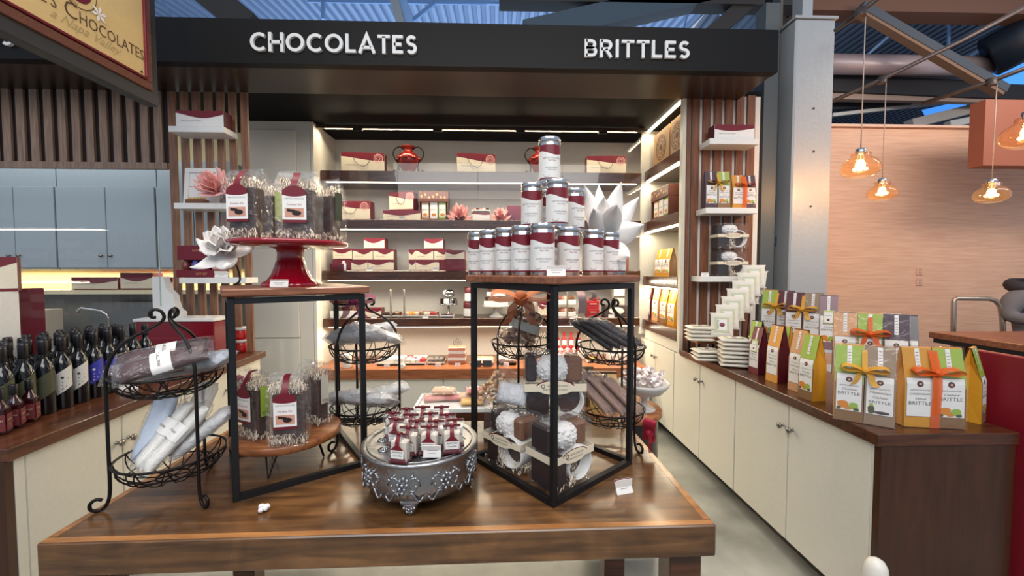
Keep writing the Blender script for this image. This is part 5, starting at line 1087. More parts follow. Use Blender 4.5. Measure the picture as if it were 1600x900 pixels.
for i, (px, w, lab, f) in enumerate(((157, .45, 'long swoosh gift box on the pale kitchen shelf', .75), (222, .32, 'taller swoosh gift box on the pale kitchen shelf', .75), (262, .20, 'swoosh gift box on the pale kitchen shelf at the slatted post', .6))):
    p = py(px, 440, 4.24); swoosh_box(lab, (p.x, 4.24, 1.3765), 0, w, .12, (.125, .17, .125)[i], 'gift boxes on the kitchen shelf', f=f)
def jar(lab, loc, body, r=.05, h=.10, grp='lidded jars at the far end of the left counter'):
    t = thing('jar', lab, 'jar', loc, 20, grp); MB().lathe([(r*.94, 0), (r, .004), (r, h*.74), (r*.95, h*.76)], body, 24).build('body', t); MB().lathe([(r*1.0, h*.765), (r*1.05, h*.77), (r*1.05, h*.97), (r, h)], WHITEP, 24).build('lid', t)
    b = MB(); b.lathe([(r*1.008, h*.2), (r*1.008, h*.6)], mat('jar_band', (206, 60, 56), .5) if 'red' in lab else IVORY, 12, caps=False, a0=-130, a1=-60); b.build('label', t); return t
JR, JY = mat('jar_red', (190, 24, 34), .3), mat('jar_cream', (230, 214, 170), .35)
for px, y, off, lab, m, st in ((377, 553, 0, 'red jar with white lid, bottom of the stack by the riser post', JR, 0), (377, 553, 1, 'red jar with white lid, top of the stack by the riser post', JR, 1), (340, 558, 0, 'cream jar with white lid behind the front-left basket, lower', JY, 0), (340, 558, 1, 'cream jar with white lid behind the front-left basket, upper', JY, 1), (318, 562, 0, 'white-lidded jar left of the cream jars, lower', JY, 0), (318, 562, 1, 'white-lidded jar left of the cream jars, upper', JY, 1)):
    p = pz(px, y-4, .9); jar(lab, (p.x, p.y, .901+.1015*st), m)
# ---- white shelves on the slatted screens
def wshelf(lab, x0, x1, zt): 
    o = boxo('white_shelf', (x0, 3.17, zt-.045), (x1, 3.335, zt), WHITEP, b=.003); return tag(o, lab, 'shelf', 'small white shelves on the slatted screens')
XL0, XL1 = py(268, 212, 3.2).x, py(354, 212, 3.2).x
wshelf('top white shelf on the left slatted screen', XL0, XL1, 2.655); wshelf('middle white shelf on the left slatted screen', XL0+.02, XL1+.06, 2.08); wshelf('bottom white shelf on the left slatted screen', XL0+.04, XL1+.13, 1.512)
XR0, XR1 = py(1106, 216, 3.2).x, py(1183, 216, 3.2).x
wshelf('top white shelf on the right slatted screen', XR0, XR1, 2.61); wshelf('middle white shelf on the right slatted screen', XR0-.02, XR1, 2.066); wshelf('bottom white shelf on the right slatted screen', XR0-.05, XR1, 1.52)
SB = 'white swoosh boxes on the top white shelves'
WF = mat('box_white', (236, 232, 228), .45)
swoosh_box('white box with wine swoosh on the top left white shelf', (py(320, 200, 3.25).x, 3.25, 2.656), 0, .355, .10, .125, SB, wave=(.72, .17, 2.2), face=WF, strip=0, body=MAROOND, f=.7)
swoosh_box('white box with wine swoosh on the top right white shelf', (py(1142, 205, 3.25).x, 3.25, 2.611), 0, .325, .10, .118, SB, wave=(.72, .15, 3.4), face=WF, strip=0, body=MAROOND, f=.5)
# middle left: framed print, chocolates, pink flower in a glass
p = py(317, 300, 3.29); t = thing('picture_frame', 'white framed print leaning on the left slatted screen', 'picture', M=T(p.x, 3.27, 2.082) @ R('X', -6))
b = MB(); frame(b, -.135, .135, 0, .29, .035, 0, .02, WHITEP); b.build('frame', t); b = MB(); b.box((0, .006, .145), (.21, .004, .23), WHITE); b.box((-.03, .003, .15), (.012, .002, .08), INK); b.lathe([(.004, .19), (.004, .22)], INK, 6, T(-.03, .003, 0)); b.box((.03, .003, .2), (.07, .001, .006), INK); b.box((0, .0025, .145), (.2, .001, .004), PHOTO); b.box((.05, .003, .09), (.07, .002, .035), PURP); b.build('print', t)
p = py(308, 318, 3.2); t = thing('chocolate_box', 'open tray of gold-topped chocolates before the white framed print', 'box', (p.x, 3.20, 2.081)); MB().box((0, 0, .014), (.15, .05, .028), COCOA, b=.003).build('tray', t)
for i in range(5): MB().ball((-.055+.0275*i, 0, .036), (.012, .014, .012), mat('choc_gold', (222, 184, 120), .4), 8, 6).build('chocolate', t)
p = py(340, 296, 3.16); c = Vector((p.x, 3.18, p.z))
flower('pink paper flower on the middle left white shelf', c, R('Y', -8) @ R('X', 55), [(8, .16, .07, -16, .12, 0), (9, .18, .075, -46, .2, 20), (7, .16, .075, -78, .2, 40)], PINK, None, 'pink paper flowers', stem=[c, (c.x+.01, c.y+.02, c.z-.05), (c.x+.01, c.y+.03, 2.085)], seed=5)
c = py(347, 388, 1.66)
flower('white paper peony in front of the left slatted screen', c, R('Y', 6) @ R('X', 40), [(6, .07, .055, -10, .3, 0), (7, .085, .065, -36, .3, 25), (7, .09, .07, -66, .35, 10), (5, .125, .08, -104, .35, 150)], WPET, None, 'white paper flowers', stem=[c, py(368, 412, 1.68), py(375, 437, 1.69), (MRL @ Vector((.03, .40, .704)))], seed=6)
p = py(314, 412, 3.22); t = thing('gift_set_box', 'wine-red gift box of four small jars on the bottom left white shelf', 'box', (p.x, 3.235, 1.513)); b = MB()
MB().box((0, .03, .125), (.32, .02, .25), MAROON, b=.002).build('back_panel', t); b = MB(); b.box((0, -.01, .03), (.32, .09, .06), MAROON, b=.002); b.text('GIFT SET', .016, PEACH, T(.03, -.056, .02)); b.build('lower_box', t)
b = MB(); b.box((0, -.005, .19), (.32, .07, .11), MAROON, b=.002); b.text("ANETTE'S CHOCOLATES", .013, PEACH, T(.03, -.041, .2), w=.15); b.build('upper_box', t)
for i in range(4): MB().lathe([(.026, .062), (.03, .075), (.03, .105), (.02, .118), (.02, .13), (0, .13)], mat('mini_%d' % i, ((112, 50, 44), (74, 72, 150), (150, 44, 72), (206, 180, 164))[i], .3), 14, T(-.115+.077*i, -.015, 0)).build('mini_jar', t)
p = py(345, 432, 3.17); card(.10, .05, 'white price card against the wine-red jar gift box', (p.x, 3.173, 1.513), 0, ('Gift Set', '$32.00'))
# right shelves
def tp(lab, px, Y, z, rz, w, d, h, bags, bowm, grp='twin brittle gift packs', vert=False):
    p = py(px, 300, Y); return twin_pack(lab, (p.x, p.y, z), rz, w, d, h, bags, bowm, vert, grp)
BPU, BLI, BOR, BKR, BPE, BMA = (PURP, PURP, BC, 1), (LIME, GOLD, BR, 1), (GOLD, ORANGE, BR, 0), (TAN, KRAFT, BC, 2), (PEACH, KRAFT, BC, 1), (MAROOND, MAROOND, BR, 1)
tp('twin pack of purple and lime bags on the middle right white shelf', 1119, 3.255, 2.067, 0, .10, .06, .30, [BPU, BLI], BOWY); tp('twin pack with bright orange bow on the middle right white shelf', 1160, 3.25, 2.067, 0, .095, .06, .27, [BOR, BPU], BOWO, vert=True)
p = py(1138, 400, 3.25); mug_pack('clear mug gift pack, lower of two on the bottom right white shelf', (p.x, 3.25, 1.521), 0, .25, .13, .205, 11); mug_pack('clear mug gift pack, upper of two on the bottom right white shelf', (p.x, 3.25, 1.74), 0, .25, .13, .205, 12)
p = py(1101, 430, 3.2); card(.06, .03, 'white price card at the left end of the bottom right white shelf', (p.x, 3.19, 1.521), 0, ('Mug Set', '$28'))
# ================================================================ RIGHT COUNTER
zc = .901
b = MB(); WR = mat('acrylic_white', (228, 230, 232), .25)
b.box((1.90, 2.00, 1.02), (.26, .46, .012), WR)
for x in (1.78, 2.02):
    for y in (1.79, 2.21): b.box((x, y, .958), (.012, .012, .112), WR)
tag(b.build('riser_shelf'), 'white riser shelf behind the nearest brittle packs', 'riser', 'white riser shelves on the right counter')
b = MB(); b.box((1.92, 2.56, 1.09), (.22, .56, .012), WR)
for x in (1.82, 2.02):
    for y in (2.30, 2.82): b.box((x, y, .992), (.012, .012, .18), WR)
tag(b.build('riser_shelf'), 'taller white riser shelf before the galvanised column', 'riser', 'white riser shelves on the right counter')
def fl2(p1, p2):  # centre and rotation of a bag whose front bottom edge runs between two photo points on the worktop
    a, c = pz(*p1, .9), pz(*p2, .9); m = (a+c)/2; return m, math.degrees(math.atan2(c.y-a.y, c.x-a.x)), (c-a).length
TG = 'twin brittle gift packs'
m, rz, L = fl2((1303, 655), (1397, 671)); n = Vector((-math.sin(math.radians(rz)), math.cos(math.radians(rz)), 0))*.04
twin_pack('twin pack of green and kraft bags with a gold bow, nearest the counter edge', (m.x+n.x, m.y+n.y, zc), rz, .098, .075, .335, [(LIME, GOLD, BC, 1), (TAN, KRAFT, [('Hawaiian', .11, .8), ('Cashew', .11, .55), ('BRITTLE', .12, .8)], 2)], BOWY)
m, rz, L = fl2((1423, 671), (1509, 671))
twin_pack('twin pack of yellow and green bags with an orange bow at the counter end', (m.x, m.y+.045, zc), rz-8, .112, .072, .335, [(GOLD, ORANGE, BR, 0), (LIME, GOLD, BC, 1)], BOWO, True)
p = pz(1530, 660, .9); single_bag('green-topped gold bag behind the orange-bowed pack at the counter end', (p.x-.01, p.y+.03, zc), 30, .085, .085, .325, LIME, GOLD)
p = py(1352, 520, 1.93); twin_pack('three-bag pack with dark orange bow behind the gold-bowed pack', (1.845, 1.93, 1.027), -38, .092, .07, .325, [BPE, BLI, BPU], BOWO)
single_bag('grey silver bag behind the nearest twin packs', (2.0, 1.90, 1.027), -30, .08, .08, .32, mat('bag_grey', (126, 122, 124), .35), PURP)
for (p1, p2, w, d, h, fr, sd, lines, fru, lab, tg) in (((1246, 619), (1267, 628), .088, .08, .335, LIME, GOLD, BC, 1, 'green and gold single brittle bag at the counter edge', None), ((1232, 607), (1247, 615), .085, .08, .335, PEACH, ORANGE, BR, 0, 'peach single brittle bag left of the green and gold one', None),
        ((1195, 592), (1214, 601), .09, .08, .34, ORANGE, MAROOND, BR, 0, 'orange-fronted brittle bag with wine-red side at the counter edge', None), ((1168, 580), (1184, 587), .085, .08, .30, MAROON, MAROOND, BR, 0, 'wine-red brittle bag with a sample pouch tied on its front', mat('pouch_lime', (190, 204, 130), .5))):
    m, rz, L = fl2(p1, p2); rz = max(-84, min(-70, rz)); single_bag(lab, (m.x+.04, m.y+.0, zc), rz, w, d, h, fr, sd, lines, fru, tg=tg)
single_bag('lime-topped bag behind the orange-fronted one', (1.76, 2.40, zc), -80, .085, .07, .325, LIME, ORANGE); single_bag('lime bag behind the wine-red bag with the pouch', (1.76, 2.66, zc), -80, .085, .07, .325, LIME, PURP); single_bag('wine-red bag behind the peach single bag', (1.76, 2.26, zc), -80, .08, .07, .325, MAROOND, MAROOND)
twin_pack('twin pack of lime and wine bags with gold bow, far end of the riser', (1.885, 2.64, 1.097), -58, .092, .07, .335, [(LIME, GOLD, BC, 1), BMA], BOWY); twin_pack('twin pack of wine and kraft bags with gold bow, middle of the riser', (1.90, 2.43, 1.097), -52, .092, .07, .33, [BMA, (TAN, KRAFT, BC, 2)], BOWY)
single_bag('purple film bag at the near end of the taller riser', (1.975, 2.335, 1.097), -40, .085, .07, .32, mat('bag_mauve', (142, 112, 118), .35), PURP, tg=mat('pouch_lime', (190, 204, 130), .5))
# white pouches in stacks and on a stepped rack
WP = mat('pouch_white', (224, 218, 204), .5, bump=.3, bscale=60); GP = mat('pouch_green', (198, 200, 164), .5)
sq = None
def flat_pouch(lab, M, grp):
    global sq
    M = M @ Matrix.Diagonal((1.6, 1.75, 1.08, 1))
    if sq is not None: return dup(sq, M=M, label=lab, group=grp)
    sq = thing('candy_pouch', lab, 'pouch', M=M, group=grp); pillow(MB(), .115, .095, .026, WP, 5, 12, 12, .05, .02).build('pouch_body', sq)
    b = MB(); b.box((0, 0, .0145), (.07, .055, .0015), GP, b=.0005); b.box((0, 0, .0156), (.05, .035, .001), WHITE); b.ball((0, 0, .0155), (.012, .012, .002), MAROON, 10, 4); b.text("ANETTE'S", .007, INK, T(0, .012, .0165) @ R('X', -90)); b.build('label', sq); return sq
def stack(px, y, z0, n, rz, where, dz=.0285):
    p = pz(px, y, z0)
    for i in range(n): flat_pouch(f'white candy pouch, {ORD[i]} from the bottom {where}', Matrix.Translation((p.x, p.y, z0+.015+dz*i)) @ R('Z', rz+(i*37 % 11)-5), 'white candy pouches in stacks')
t = thing('pouch_riser', 'small wooden riser between white pouch stacks', 'riser', (1.66, 3.14, .901)); MB().box((0, 0, .115), (.24, .20, .03), ACACIA, b=.003).build('top', t)
for x in (-.1, .1):
    for y in (-.08, .08): MB().lathe([(.010, 0), (.010, .1)], IRON, 8, T(x, y, 0)).build('leg', t)
stack(1093, 532, 1.031, 4, -8, 'of the stack on the wooden riser'); stack(1104, 563, .901, 3, -8, 'of the stack under the wooden riser'); stack(1146, 572, .901, 7, -16, 'of the tall stack at the counter edge', .0285)
p0, p1 = py(1128, 508, 2.93), py(1178, 432, 3.06)
t = thing('pouch_rack', 'black stepped wire rack holding a ladder of white pouches', 'rack', (0, 0, 0))
for s in (-1, 1): MB().tube([(p0.x-.01+s*.04, p0.y-.03+s*.01, .905), (p0.x+s*.04, p0.y+.0, p0.z-.05), (p1.x+s*.04, p1.y+.045, p1.z+.02)], .004, IRON, 6).build('rail', t)
MB().tube([(p1.x+.02, p1.y+.05, p1.z-.02), (p1.x+.03, p1.y+.13, .905)], .004, IRON, 6).build('back_leg', t)
b = MB(); 
for k in range(2): b.tube([(p0.x-.03+.06*k+.022*math.cos(a), p0.y-.05, .955+.03*math.sin(a)) for a in [i*PI/8 for i in range(16)]], .0035, IRON, 6, closed=True)
b.build('scroll_foot', t)
for i in range(7):
    c = p0.lerp(p1, i/6); flat_pouch(f'white candy pouch, {ORD[i]} from the bottom of the leaning ladder', Matrix.Translation((c.x, c.y, c.z)) @ R('Z', -24) @ R('X', 74) @ R('Z', 90), 'white candy pouches on the stepped rack')
for i in range(3):
    c = p0.lerp(p1, .55+.2*i)+Vector((.06, .05, -.03)); flat_pouch(f'white candy pouch, {ORD[i]} from the bottom, behind the leaning ladder', Matrix.Translation(c) @ R('Z', -60) @ R('X', 78) @ R('Z', 90), 'white candy pouches on the stepped rack')
# ---- lit shelving: kraft boxes, gift boxes, bags (they face the shop, -x)
def fx(px, X): return X*630/(px-778)
def kraft_box(lab, y, w):
    b = MB(); b.box((0, 0, .165), (w, .22, .33), mat('kraft_box', (182, 142, 98), .6), b=.002)
    for r_, q in ((.12, .112), (.10, .094), (.06, .052)): b.lathe([(r_, 0), (q, 0)], mat('print_brown', (96, 66, 50), .7), 30, T(0, -.1115, .165) @ R('X', 90), caps=False)
    for i in range(10): a = i*PI/5; b.box((.08*math.cos(a), -.1112, .165+.08*math.sin(a)), (.014, .0008, .014), mat('print_brown', (96, 66, 50), .7))
    b.lathe([(.03, 0), (0, 0)], mat('print_brown', (96, 66, 50), .7), 16, T(0, -.1118, .165) @ R('X', 90), caps=False)
    o = b.build('kraft_box', loc=(1.70, y, 2.601)); o.rotation_euler.z = math.radians(-90); tag(o, lab, 'box', 'kraft boxes on the lit side shelving')
kraft_box('kraft box with a round brown emblem, farther one on the top lit side shelf', 3.93, .36); kraft_box('kraft box with a round brown emblem, nearer one on the top lit side shelf', 3.575, .27)
def three_box(lab, loc, rz, w, h, grp, nb=3):
    t = thing('window_gift_box', lab, 'gift box', loc, rz, grp); BX = mat('box_brown', (98, 54, 40), .5)
    MB().box((0, .04, h/2), (w, .02, h), BX, b=.002).build('back_panel', t); b = MB(); b.box((0, -.02, h*.82), (w, .13, h*.36), BX, b=.003)
    for i in range(7): b.ball((-w*.4+w*.13*i, -.086, h*(.82+.06*math.sin(i*2))), (w*.04, .001, h*.05), mat('box_gilt', (190, 140, 90), .5), 8, 4)
    b.build('lid', t); MB().box((0, -.02, .012), (w, .13, .024), BX, b=.002).build('base', t)
    for s in (-1, 1): MB().box((s*(w/2-.006), -.02, h*.33), (.012, .12, h*.62), BX).build('side_panel', t)
    for i in range(nb):
        b = MB(); x = (i-(nb-1)/2)*w*.29; bw = w*.25; b.box((x, -.03, .024+h*.3), (bw, .07, h*.58), (PEACH, WHITE, LIME)[i % 3], b=.002); b.box((x, -.0665, h*.36), (bw*.86, .001, h*.42), WHITE); b.ball((x, -.067, h*.22), (bw*.3, .001, h*.05), LORANGE); b.text("BRITTLE", .014, INK, T(x, -.0685, h*.36), w=bw*.7); b.build('small_bag', t)
    return t
three_box('brown window gift box of three bags on the second lit side shelf', (1.66, 3.92, 2.071), -90, .42, .30, 'brown window gift boxes'); three_box('brown window gift box at the near end of the second lit side shelf', (1.74, 3.53, 2.071), -90, .20, .34, 'brown window gift boxes', 1)
CB = 'coloured bags on the lit side shelving'
for px, lab, fr, sd in ((1034, 'yellow bag, farther of the pair on the third lit side shelf', GOLD, KRAFT), (1046, 'yellow bag, nearer of the pair on the third lit side shelf', GOLD, KRAFT)): single_bag(lab, (1.66, fx(px, 1.64), 1.511), -84, .145, .08, .27, fr, sd, BC, 1, CB)
single_bag('grey bag at the near end of the third lit side shelf', (1.75, 3.50, 1.511), -84, .12, .08, .26, TAN, KRAFT, BC, 1, CB)
for px, lab, fr, sd in ((1017, 'wine-red bag, farthest on the bottom lit side shelf', MAROOND, MAROOND), (1029, 'peach bag, second on the bottom lit side shelf', PEACH, PEACH), (1042, 'lime-topped gold bag, third on the bottom lit side shelf', LIME, GOLD), (1055, 'gold bag, nearest on the bottom lit side shelf', GOLD, GOLD)): single_bag(lab, (1.64, fx(px, 1.62), 1.056), -80, .11, .08, .33, fr, sd, BC, 1, CB)
# ================================================================ GOODS ON THE ALCOVE SHELVES
YS = 4.38
def PX(px, Y=YS): return py(px, 424, Y).x
def wpx(n, Y=YS): return n*Y/630
z1, z2s, z3, z4, z5 = SZ[0]+.001, SZ[1]+.001, SZ[2]+.001, SZ[3]+.001, SZ[4]+.001
GBS = 'swoosh gift bags with cord handles in the alcove'
swoosh_bag('swoosh gift bag left of the red vase on the top alcove shelf', (PX(572), YS, z1), 4, .44, .13, .215, GBS)
swoosh_bag('swoosh gift bag right of the red vase on the top alcove shelf', (PX(744), YS, z1), 8, .41, .13, .215, GBS)
swoosh_bag('swoosh gift bag at the right end of the top alcove shelf', (PX(944), YS, z1), -3, .42, .13, .205, GBS)
def vase(lab, px):
    V = mat('vase_red', (160, 40, 26), .18, .35, coat=.4)
    t = thing('vase', lab, 'vase', (PX(px), YS, z1), 0, 'red two-handled vases')
    MB().lathe([(.055, 0), (.06, .008), (.045, .02), (.075, .06), (.105, .12), (.115, .165), (.10, .205), (.055, .235), (.045, .25), (.05, .275), (.075, .29), (.078, .297), (.06, .295), (.04, .28)], V, 28, caps=False).build('vase_body', t)
    b = MB()
    for i in range(8):
        a = i*PI/4; b.ball((.106*math.cos(a), .106*math.sin(a), .165), (.03, .03, .022), V, 8, 6)
    b.build('relief', t)
    for s in (-1, 1): MB().tube(smooth([(s*.05, 0, .27), (s*.10, 0, .295), (s*.15, 0, .26), (s*.16, 0, .21), (s*.135, 0, .16), (s*.105, 0, .12), (s*.10, 0, .06), (s*.12, 0, .03), (s*.15, 0, .02), (s*.155, 0, .045), (s*.135, 0, .05)], 4), .006, IRON, 6).build('handle', t)
vase('red vase with curled iron handles, whole, on the top alcove shelf', 640); vase('red vase half hidden behind the topmost tin', 843)
# second shelf
swoosh_bag('swoosh gift bag at the left end of the second alcove shelf', (PX(553), YS, z2s), -4, .42, .13, .205, GBS)
swoosh_box('flat swoosh box under a small gift bag on the second alcove shelf', (PX(632), YS-.02, z2s), 0, .39, .15, .105, 'swoosh boxes on the second alcove shelf')
swoosh_bag('small wine gift bag standing on a flat box, second alcove shelf', (PX(632), YS, z2s+.106), -12, .27, .12, .20, GBS)
p = PX(634); card(.06, .04, 'small card before the flat swoosh box on the second alcove shelf', (p, 4.23, z2s), 0)
three_box('brown window gift box of three bags on the second alcove shelf', (PX(680), YS, z2s), 0, .31, .31, 'brown window gift boxes')
PL = [(9, .15, .06, -8, .1, 0), (10, .17, .065, -40, .15, 20), (9, .16, .065, -74, .2, 0)]
for px, lab, s in ((720, 'pink paper flower beside the brown box on the second alcove shelf', 1), (782, 'small pink paper flower right of the white chocolate box', 2)):
    c = Vector((PX(px), YS-.06, z2s+.02)); flower(lab, c, R('X', 55 if s == 1 else 35), [(n, L*(1 if s == 1 else .75), W, t_, cu, a) for n, L, W, t_, cu, a in PL], PINK, None, 'pink paper flowers', seed=20+s)
def choc_tray(lab, loc, w, d, h, m, cm, nx, ny, r, grp, nm='chocolate_tray', rz=0):
    t = thing(nm, lab, 'tray', loc, rz, grp); b = MB(); b.box((0, 0, h/2), (w, d, h), m, b=.002); 
    if h < .03: b.prism([(-w*.46, 0), (w*.46, 0), (w*.54, h+.012), (-w*.54, h+.012)], .004, m, T(0, -d/2, 0)); b.prism([(-w*.46, 0), (w*.46, 0), (w*.54, h+.012), (-w*.54, h+.012)], .004, m, T(0, d/2, 0))
    b.build('dish', t); rn = random.Random(int(loc[0]*100)+7)
    for i in range(nx):
        for j in range(ny):
            b = MB(); k = cm[rn.randrange(len(cm))]; x, y = (i-(nx-1)/2)*w*.9/nx, (j-(ny-1)/2)*d*.8/max(ny, 1)
            (b.ball((0, 0, r*.8), (r, r, r*.85), k, 8, 6) if rn.random() < .6 else b.box((0, 0, r*.75), (r*1.7, r*1.7, r*1.5), k, b=.004)); b.build('chocolate', t, loc=(x, y, h))
    return t
CH = [CHOC, COCOA, mat('choc_milk', (122, 76, 54), .45), mat('choc_white', (226, 208, 180), .45)]
swoosh_box('white box of chocolates beside the pink flower, second alcove shelf', (PX(752), YS, z2s), 0, .20, .14, .09, 'swoosh boxes on the second alcove shelf', face=WF, text=False, wave=(.8, .05, 1))
choc_tray('tray of chocolates on the white box, second alcove shelf', (PX(752), YS, z2s+.091), .19, .13, .02, WF, [CH[0], CH[3], PK[0]], 5, 2, .022, 'trays of chocolates in the alcove')
o = boxo('gift_box', (PX(792), YS-.05, z2s), (PX(823), YS+.08, z2s+.17), mat('box_plum', (122, 62, 84), .5), b=.003); tag(o, 'plum coloured box left of the tins, second alcove shelf', 'box', 'swoosh boxes on the second alcove shelf')
swoosh_bag('swoosh gift bag behind the second tier of tins', (PX(914), YS, z2s), 6, .24, .12, .20, GBS)
# middle shelf: pyramids of swoosh boxes
G3 = 'swoosh boxes on the middle alcove shelf'; Y3 = 4.36
def sb3(x0, x1, y0, y1, lab, lvl, f=.8, ph=2.4, face=IVORY, body=MAROON, yy=Y3, text=True):
    z = z3+lvl*.001; w = wpx(x1-x0, yy); h = .115 if not isinstance(y0, float) else y0
    return swoosh_box(lab, (PX((x0+x1)/2, yy), yy, z3+y1), 0, w-.004, .14, y0, G3, wave=(.7, .16, ph), f=f, face=face, body=body, text=text)
sb3(525, 554, .115, .115, 'swoosh box on top of a dark red box, left end of the middle alcove shelf', 1); sb3(524, 553, .112, 0, 'plain wine-red box under a swoosh box, left end of the middle alcove shelf', 0, face=MAROON, text=False)
sb3(520, 540, .07, 0, 'small dark red box at the front left of the middle alcove shelf', 0, face=MAROOND, body=MAROOND, yy=4.26, text=False)
sb3(553, 578, .105, 0, 'bottom left swoosh box of the left pyramid', 0); sb3(579, 618, .105, 0, 'bottom right swoosh box of the left pyramid', 0, 1)
sb3(555, 586, .118, .106, 'second-row left swoosh box of the left pyramid', 1, 1, 1.2); sb3(587, 618, .118, .106, 'second-row right swoosh box of the left pyramid', 1, 1, 1.2); sb3(573, 604, .115, .225, 'topmost swoosh box of the left pyramid', 2)
sb3(641, 652, .105, 0, 'narrow bottom swoosh box of the right pyramid', 0, text=False); sb3(652, 688, .105, 0, 'wide bottom swoosh box of the right pyramid', 0, 1); sb3(641, 651, .115, .106, 'narrow second-row swoosh box of the right pyramid', 1, text=False)
sb3(651, 679, .118, .106, 'second-row middle swoosh box of the right pyramid', 1, 1, 1.2); sb3(680, 706, .118, .106, 'second-row right swoosh box of the right pyramid', 1, 1, 1.2); sb3(665, 694, .11, .225, 'topmost swoosh box of the right pyramid', 2)
sb3(689, 704, .105, 0, 'small wine-red box between the right pyramid and the end stack', 0, face=MAROON, text=False)
sb3(697, 728, .11, 0, 'wine-red box under a swoosh box at the right of the right pyramid', 0, face=MAROON, yy=4.27, text=False); sb3(697, 727, .10, .111, 'swoosh box on a wine-red box at the right of the right pyramid', 1, yy=4.27)
sb3(739, 752, .115, 0, 'swoosh box behind the left end of the tins, lower', 0, text=False); sb3(739, 752, .115, .116, 'swoosh box behind the left end of the tins, upper', 1, text=False)
o = boxo('gift_box', (PX(964), YS-.05, z3), (PX(980), YS+.07, z3+.18), mat('box_rust', (134, 74, 54), .5), b=.003); tag(o, 'rust brown box under the white flower, middle alcove shelf', 'box', G3)
t = thing('lotion_bottle', 'small white bottle at the left end of the middle alcove shelf', 'bottle', (PX(537, 4.24), 4.24, z3)); MB().lathe([(.024, 0), (.026, .005), (.026, .07), (.012, .08)], mat('bottle_white', (206, 216, 226), .3), 14, caps=False).build('body', t); MB().lathe([(.012, .08), (.012, .1), (0, .1)], WHITEP, 10, caps=False).build('cap', t)
for px, lab in ((577, 'small card before the left pyramid of boxes'), (680, 'small card before the right pyramid of boxes')): card(.06, .035, lab, (PX(px, 4.23), 4.24, z3), 0)
# fourth shelf: plates of chocolates
G4 = 'trays of chocolates in the alcove'; PLT = mat('plate_white', (222, 214, 200), .35)
choc_tray('white box of dark chocolates at the left end of the fourth alcove shelf', (PX(545), 4.36, z4), .33, .16, .07, WF, CH[:3], 6, 2, .026, G4); choc_tray('tray of dark chocolates stacked above the left white box', (PX(545), 4.38, z4+.125), .30, .12, .02, CHOC, CH[:3], 5, 2, .026, G4)
swoosh_box('bakery box with pale panel at the left of the fourth alcove shelf', (PX(586), 4.36, z4), 0, .17, .12, .10, 'boxes on the fourth alcove shelf', text=False)
SHN = [mat('foil_bronze', (136, 112, 92), .3, .5), mat('foil_pale', (206, 190, 176), .35, .2), CHOC]
choc_tray('white tray of foil-wrapped chocolates left of the first grey rod', (PX(614), 4.33, z4), .19, .16, .018, PLT, SHN, 5, 3, .026, G4); choc_tray('white tray of pink and gold chocolates right of the grey rods', (PX(644), 4.33, z4), .19, .16, .018, PLT, [mat('choc_pink', (206, 140, 124), .4), SHN[1], ORANGE], 5, 3, .026, G4); choc_tray('white tray of foil and strawberry chocolates beside the silver tier', (PX(672), 4.33, z4), .19, .16, .018, PLT, [SHN[0], mat('choc_red', (160, 50, 52), .4), SHN[1]], 5, 3, .026, G4)
def rod(px, lab):
    o = MB().box((0, 0, .15), (.018, .018, .30), mat('rod_grey', (158, 150, 142), .35, .5), b=.003).build('rod', loc=(PX(px, 4.24), 4.245, z4)); tag(o, lab, 'rod', 'grey upright rods on the fourth alcove shelf')
rod(610, 'left one of two grey upright rods beside the foil chocolates'); rod(631, 'right one of two grey upright rods beside the foil chocolates'); rod(887, 'grey upright rod behind the right iron riser')
t = thing('tiered_stand', 'silver tiered stand with bright foil sweets on the fourth alcove shelf', 'cake stand', (PX(701), 4.36, z4))
MB().lathe([(.05, 0), (.052, .006), (.012, .02), (.012, .12), (.10, .13), (.11, .142), (0, .136)], mat('glass_silver', (206, 206, 204), .12, .8), 24, caps=False).build('lower_tier', t); MB().lathe([(.012, .136), (.012, .21), (.06, .22), (.066, .23), (0, .225)], CHROME, 20, caps=False).build('upper_tier', t)
FO = [CHROME, mat('foil_dark', (70, 60, 54), .2, .8), WHITEP]
for i in range(7):
    a = i*2*PI/7; b = MB(); b.box((0, 0, .028), (.045, .045, .055), FO[i % 3], R('Z', i*25), b=.006); b.build('sweet', t, loc=(.07*math.cos(a), .07*math.sin(a), .142))
for i in range(4):
    a = i*PI/2; b = MB(); b.ball((0, 0, .03), (.03, .03, .034), FO[i % 3], 8, 6); b.build('sweet', t, loc=(.032*math.cos(a), .032*math.sin(a), .228))
choc_tray('small tray of dark chocolates in front of the silver tier', (PX(698, 4.24), 4.25, z4), .14, .06, .02, WF, CH[:2], 5, 1, .015, G4)
def tin4(lab, px, z, Y): t = thing('coffee_tin', lab, 'tin', (PX(px, Y), Y, z), 0, 'dark and white tins stacked on the fourth alcove shelf'); r = .062; MB().lathe([(r, 0), (r, .012)], CHOCD, 20).build('foot', t); MB().lathe([(r, .012), (r, .095)], WF, 20).build('body', t); MB().lathe([(r*1.02, .095), (r*1.02, .15), (r*.9, .16), (0, .16)], MAROOND, 20, caps=False).build('lid', t)
tin4('dark-lidded tin, lower of the stack by the left riser post', 733, z4, 4.34); tin4('dark-lidded tin, upper of the stack by the left riser post', 735, z4+.161, 4.34)
t = thing('cake_stand', 'white two-tier cake stand of chocolate slices on the fourth alcove shelf', 'cake stand', (PX(775), 4.36, z4)); CR = mat('ceramic_white', (228, 224, 214), .3)
MB().lathe([(.075, 0), (.07, .008), (.03, .03), (.026, .09), (.05, .10), (.15, .112), (.152, .122), (0, .116)], CR, 30, caps=False).build('pedestal', t); b = MB(); b.box((0, 0, .145), (.26, .12, .05), CR, b=.004); b.box((0, 0, .245), (.20, .1, .045), CR, b=.004); b.build('slices_tray', t)
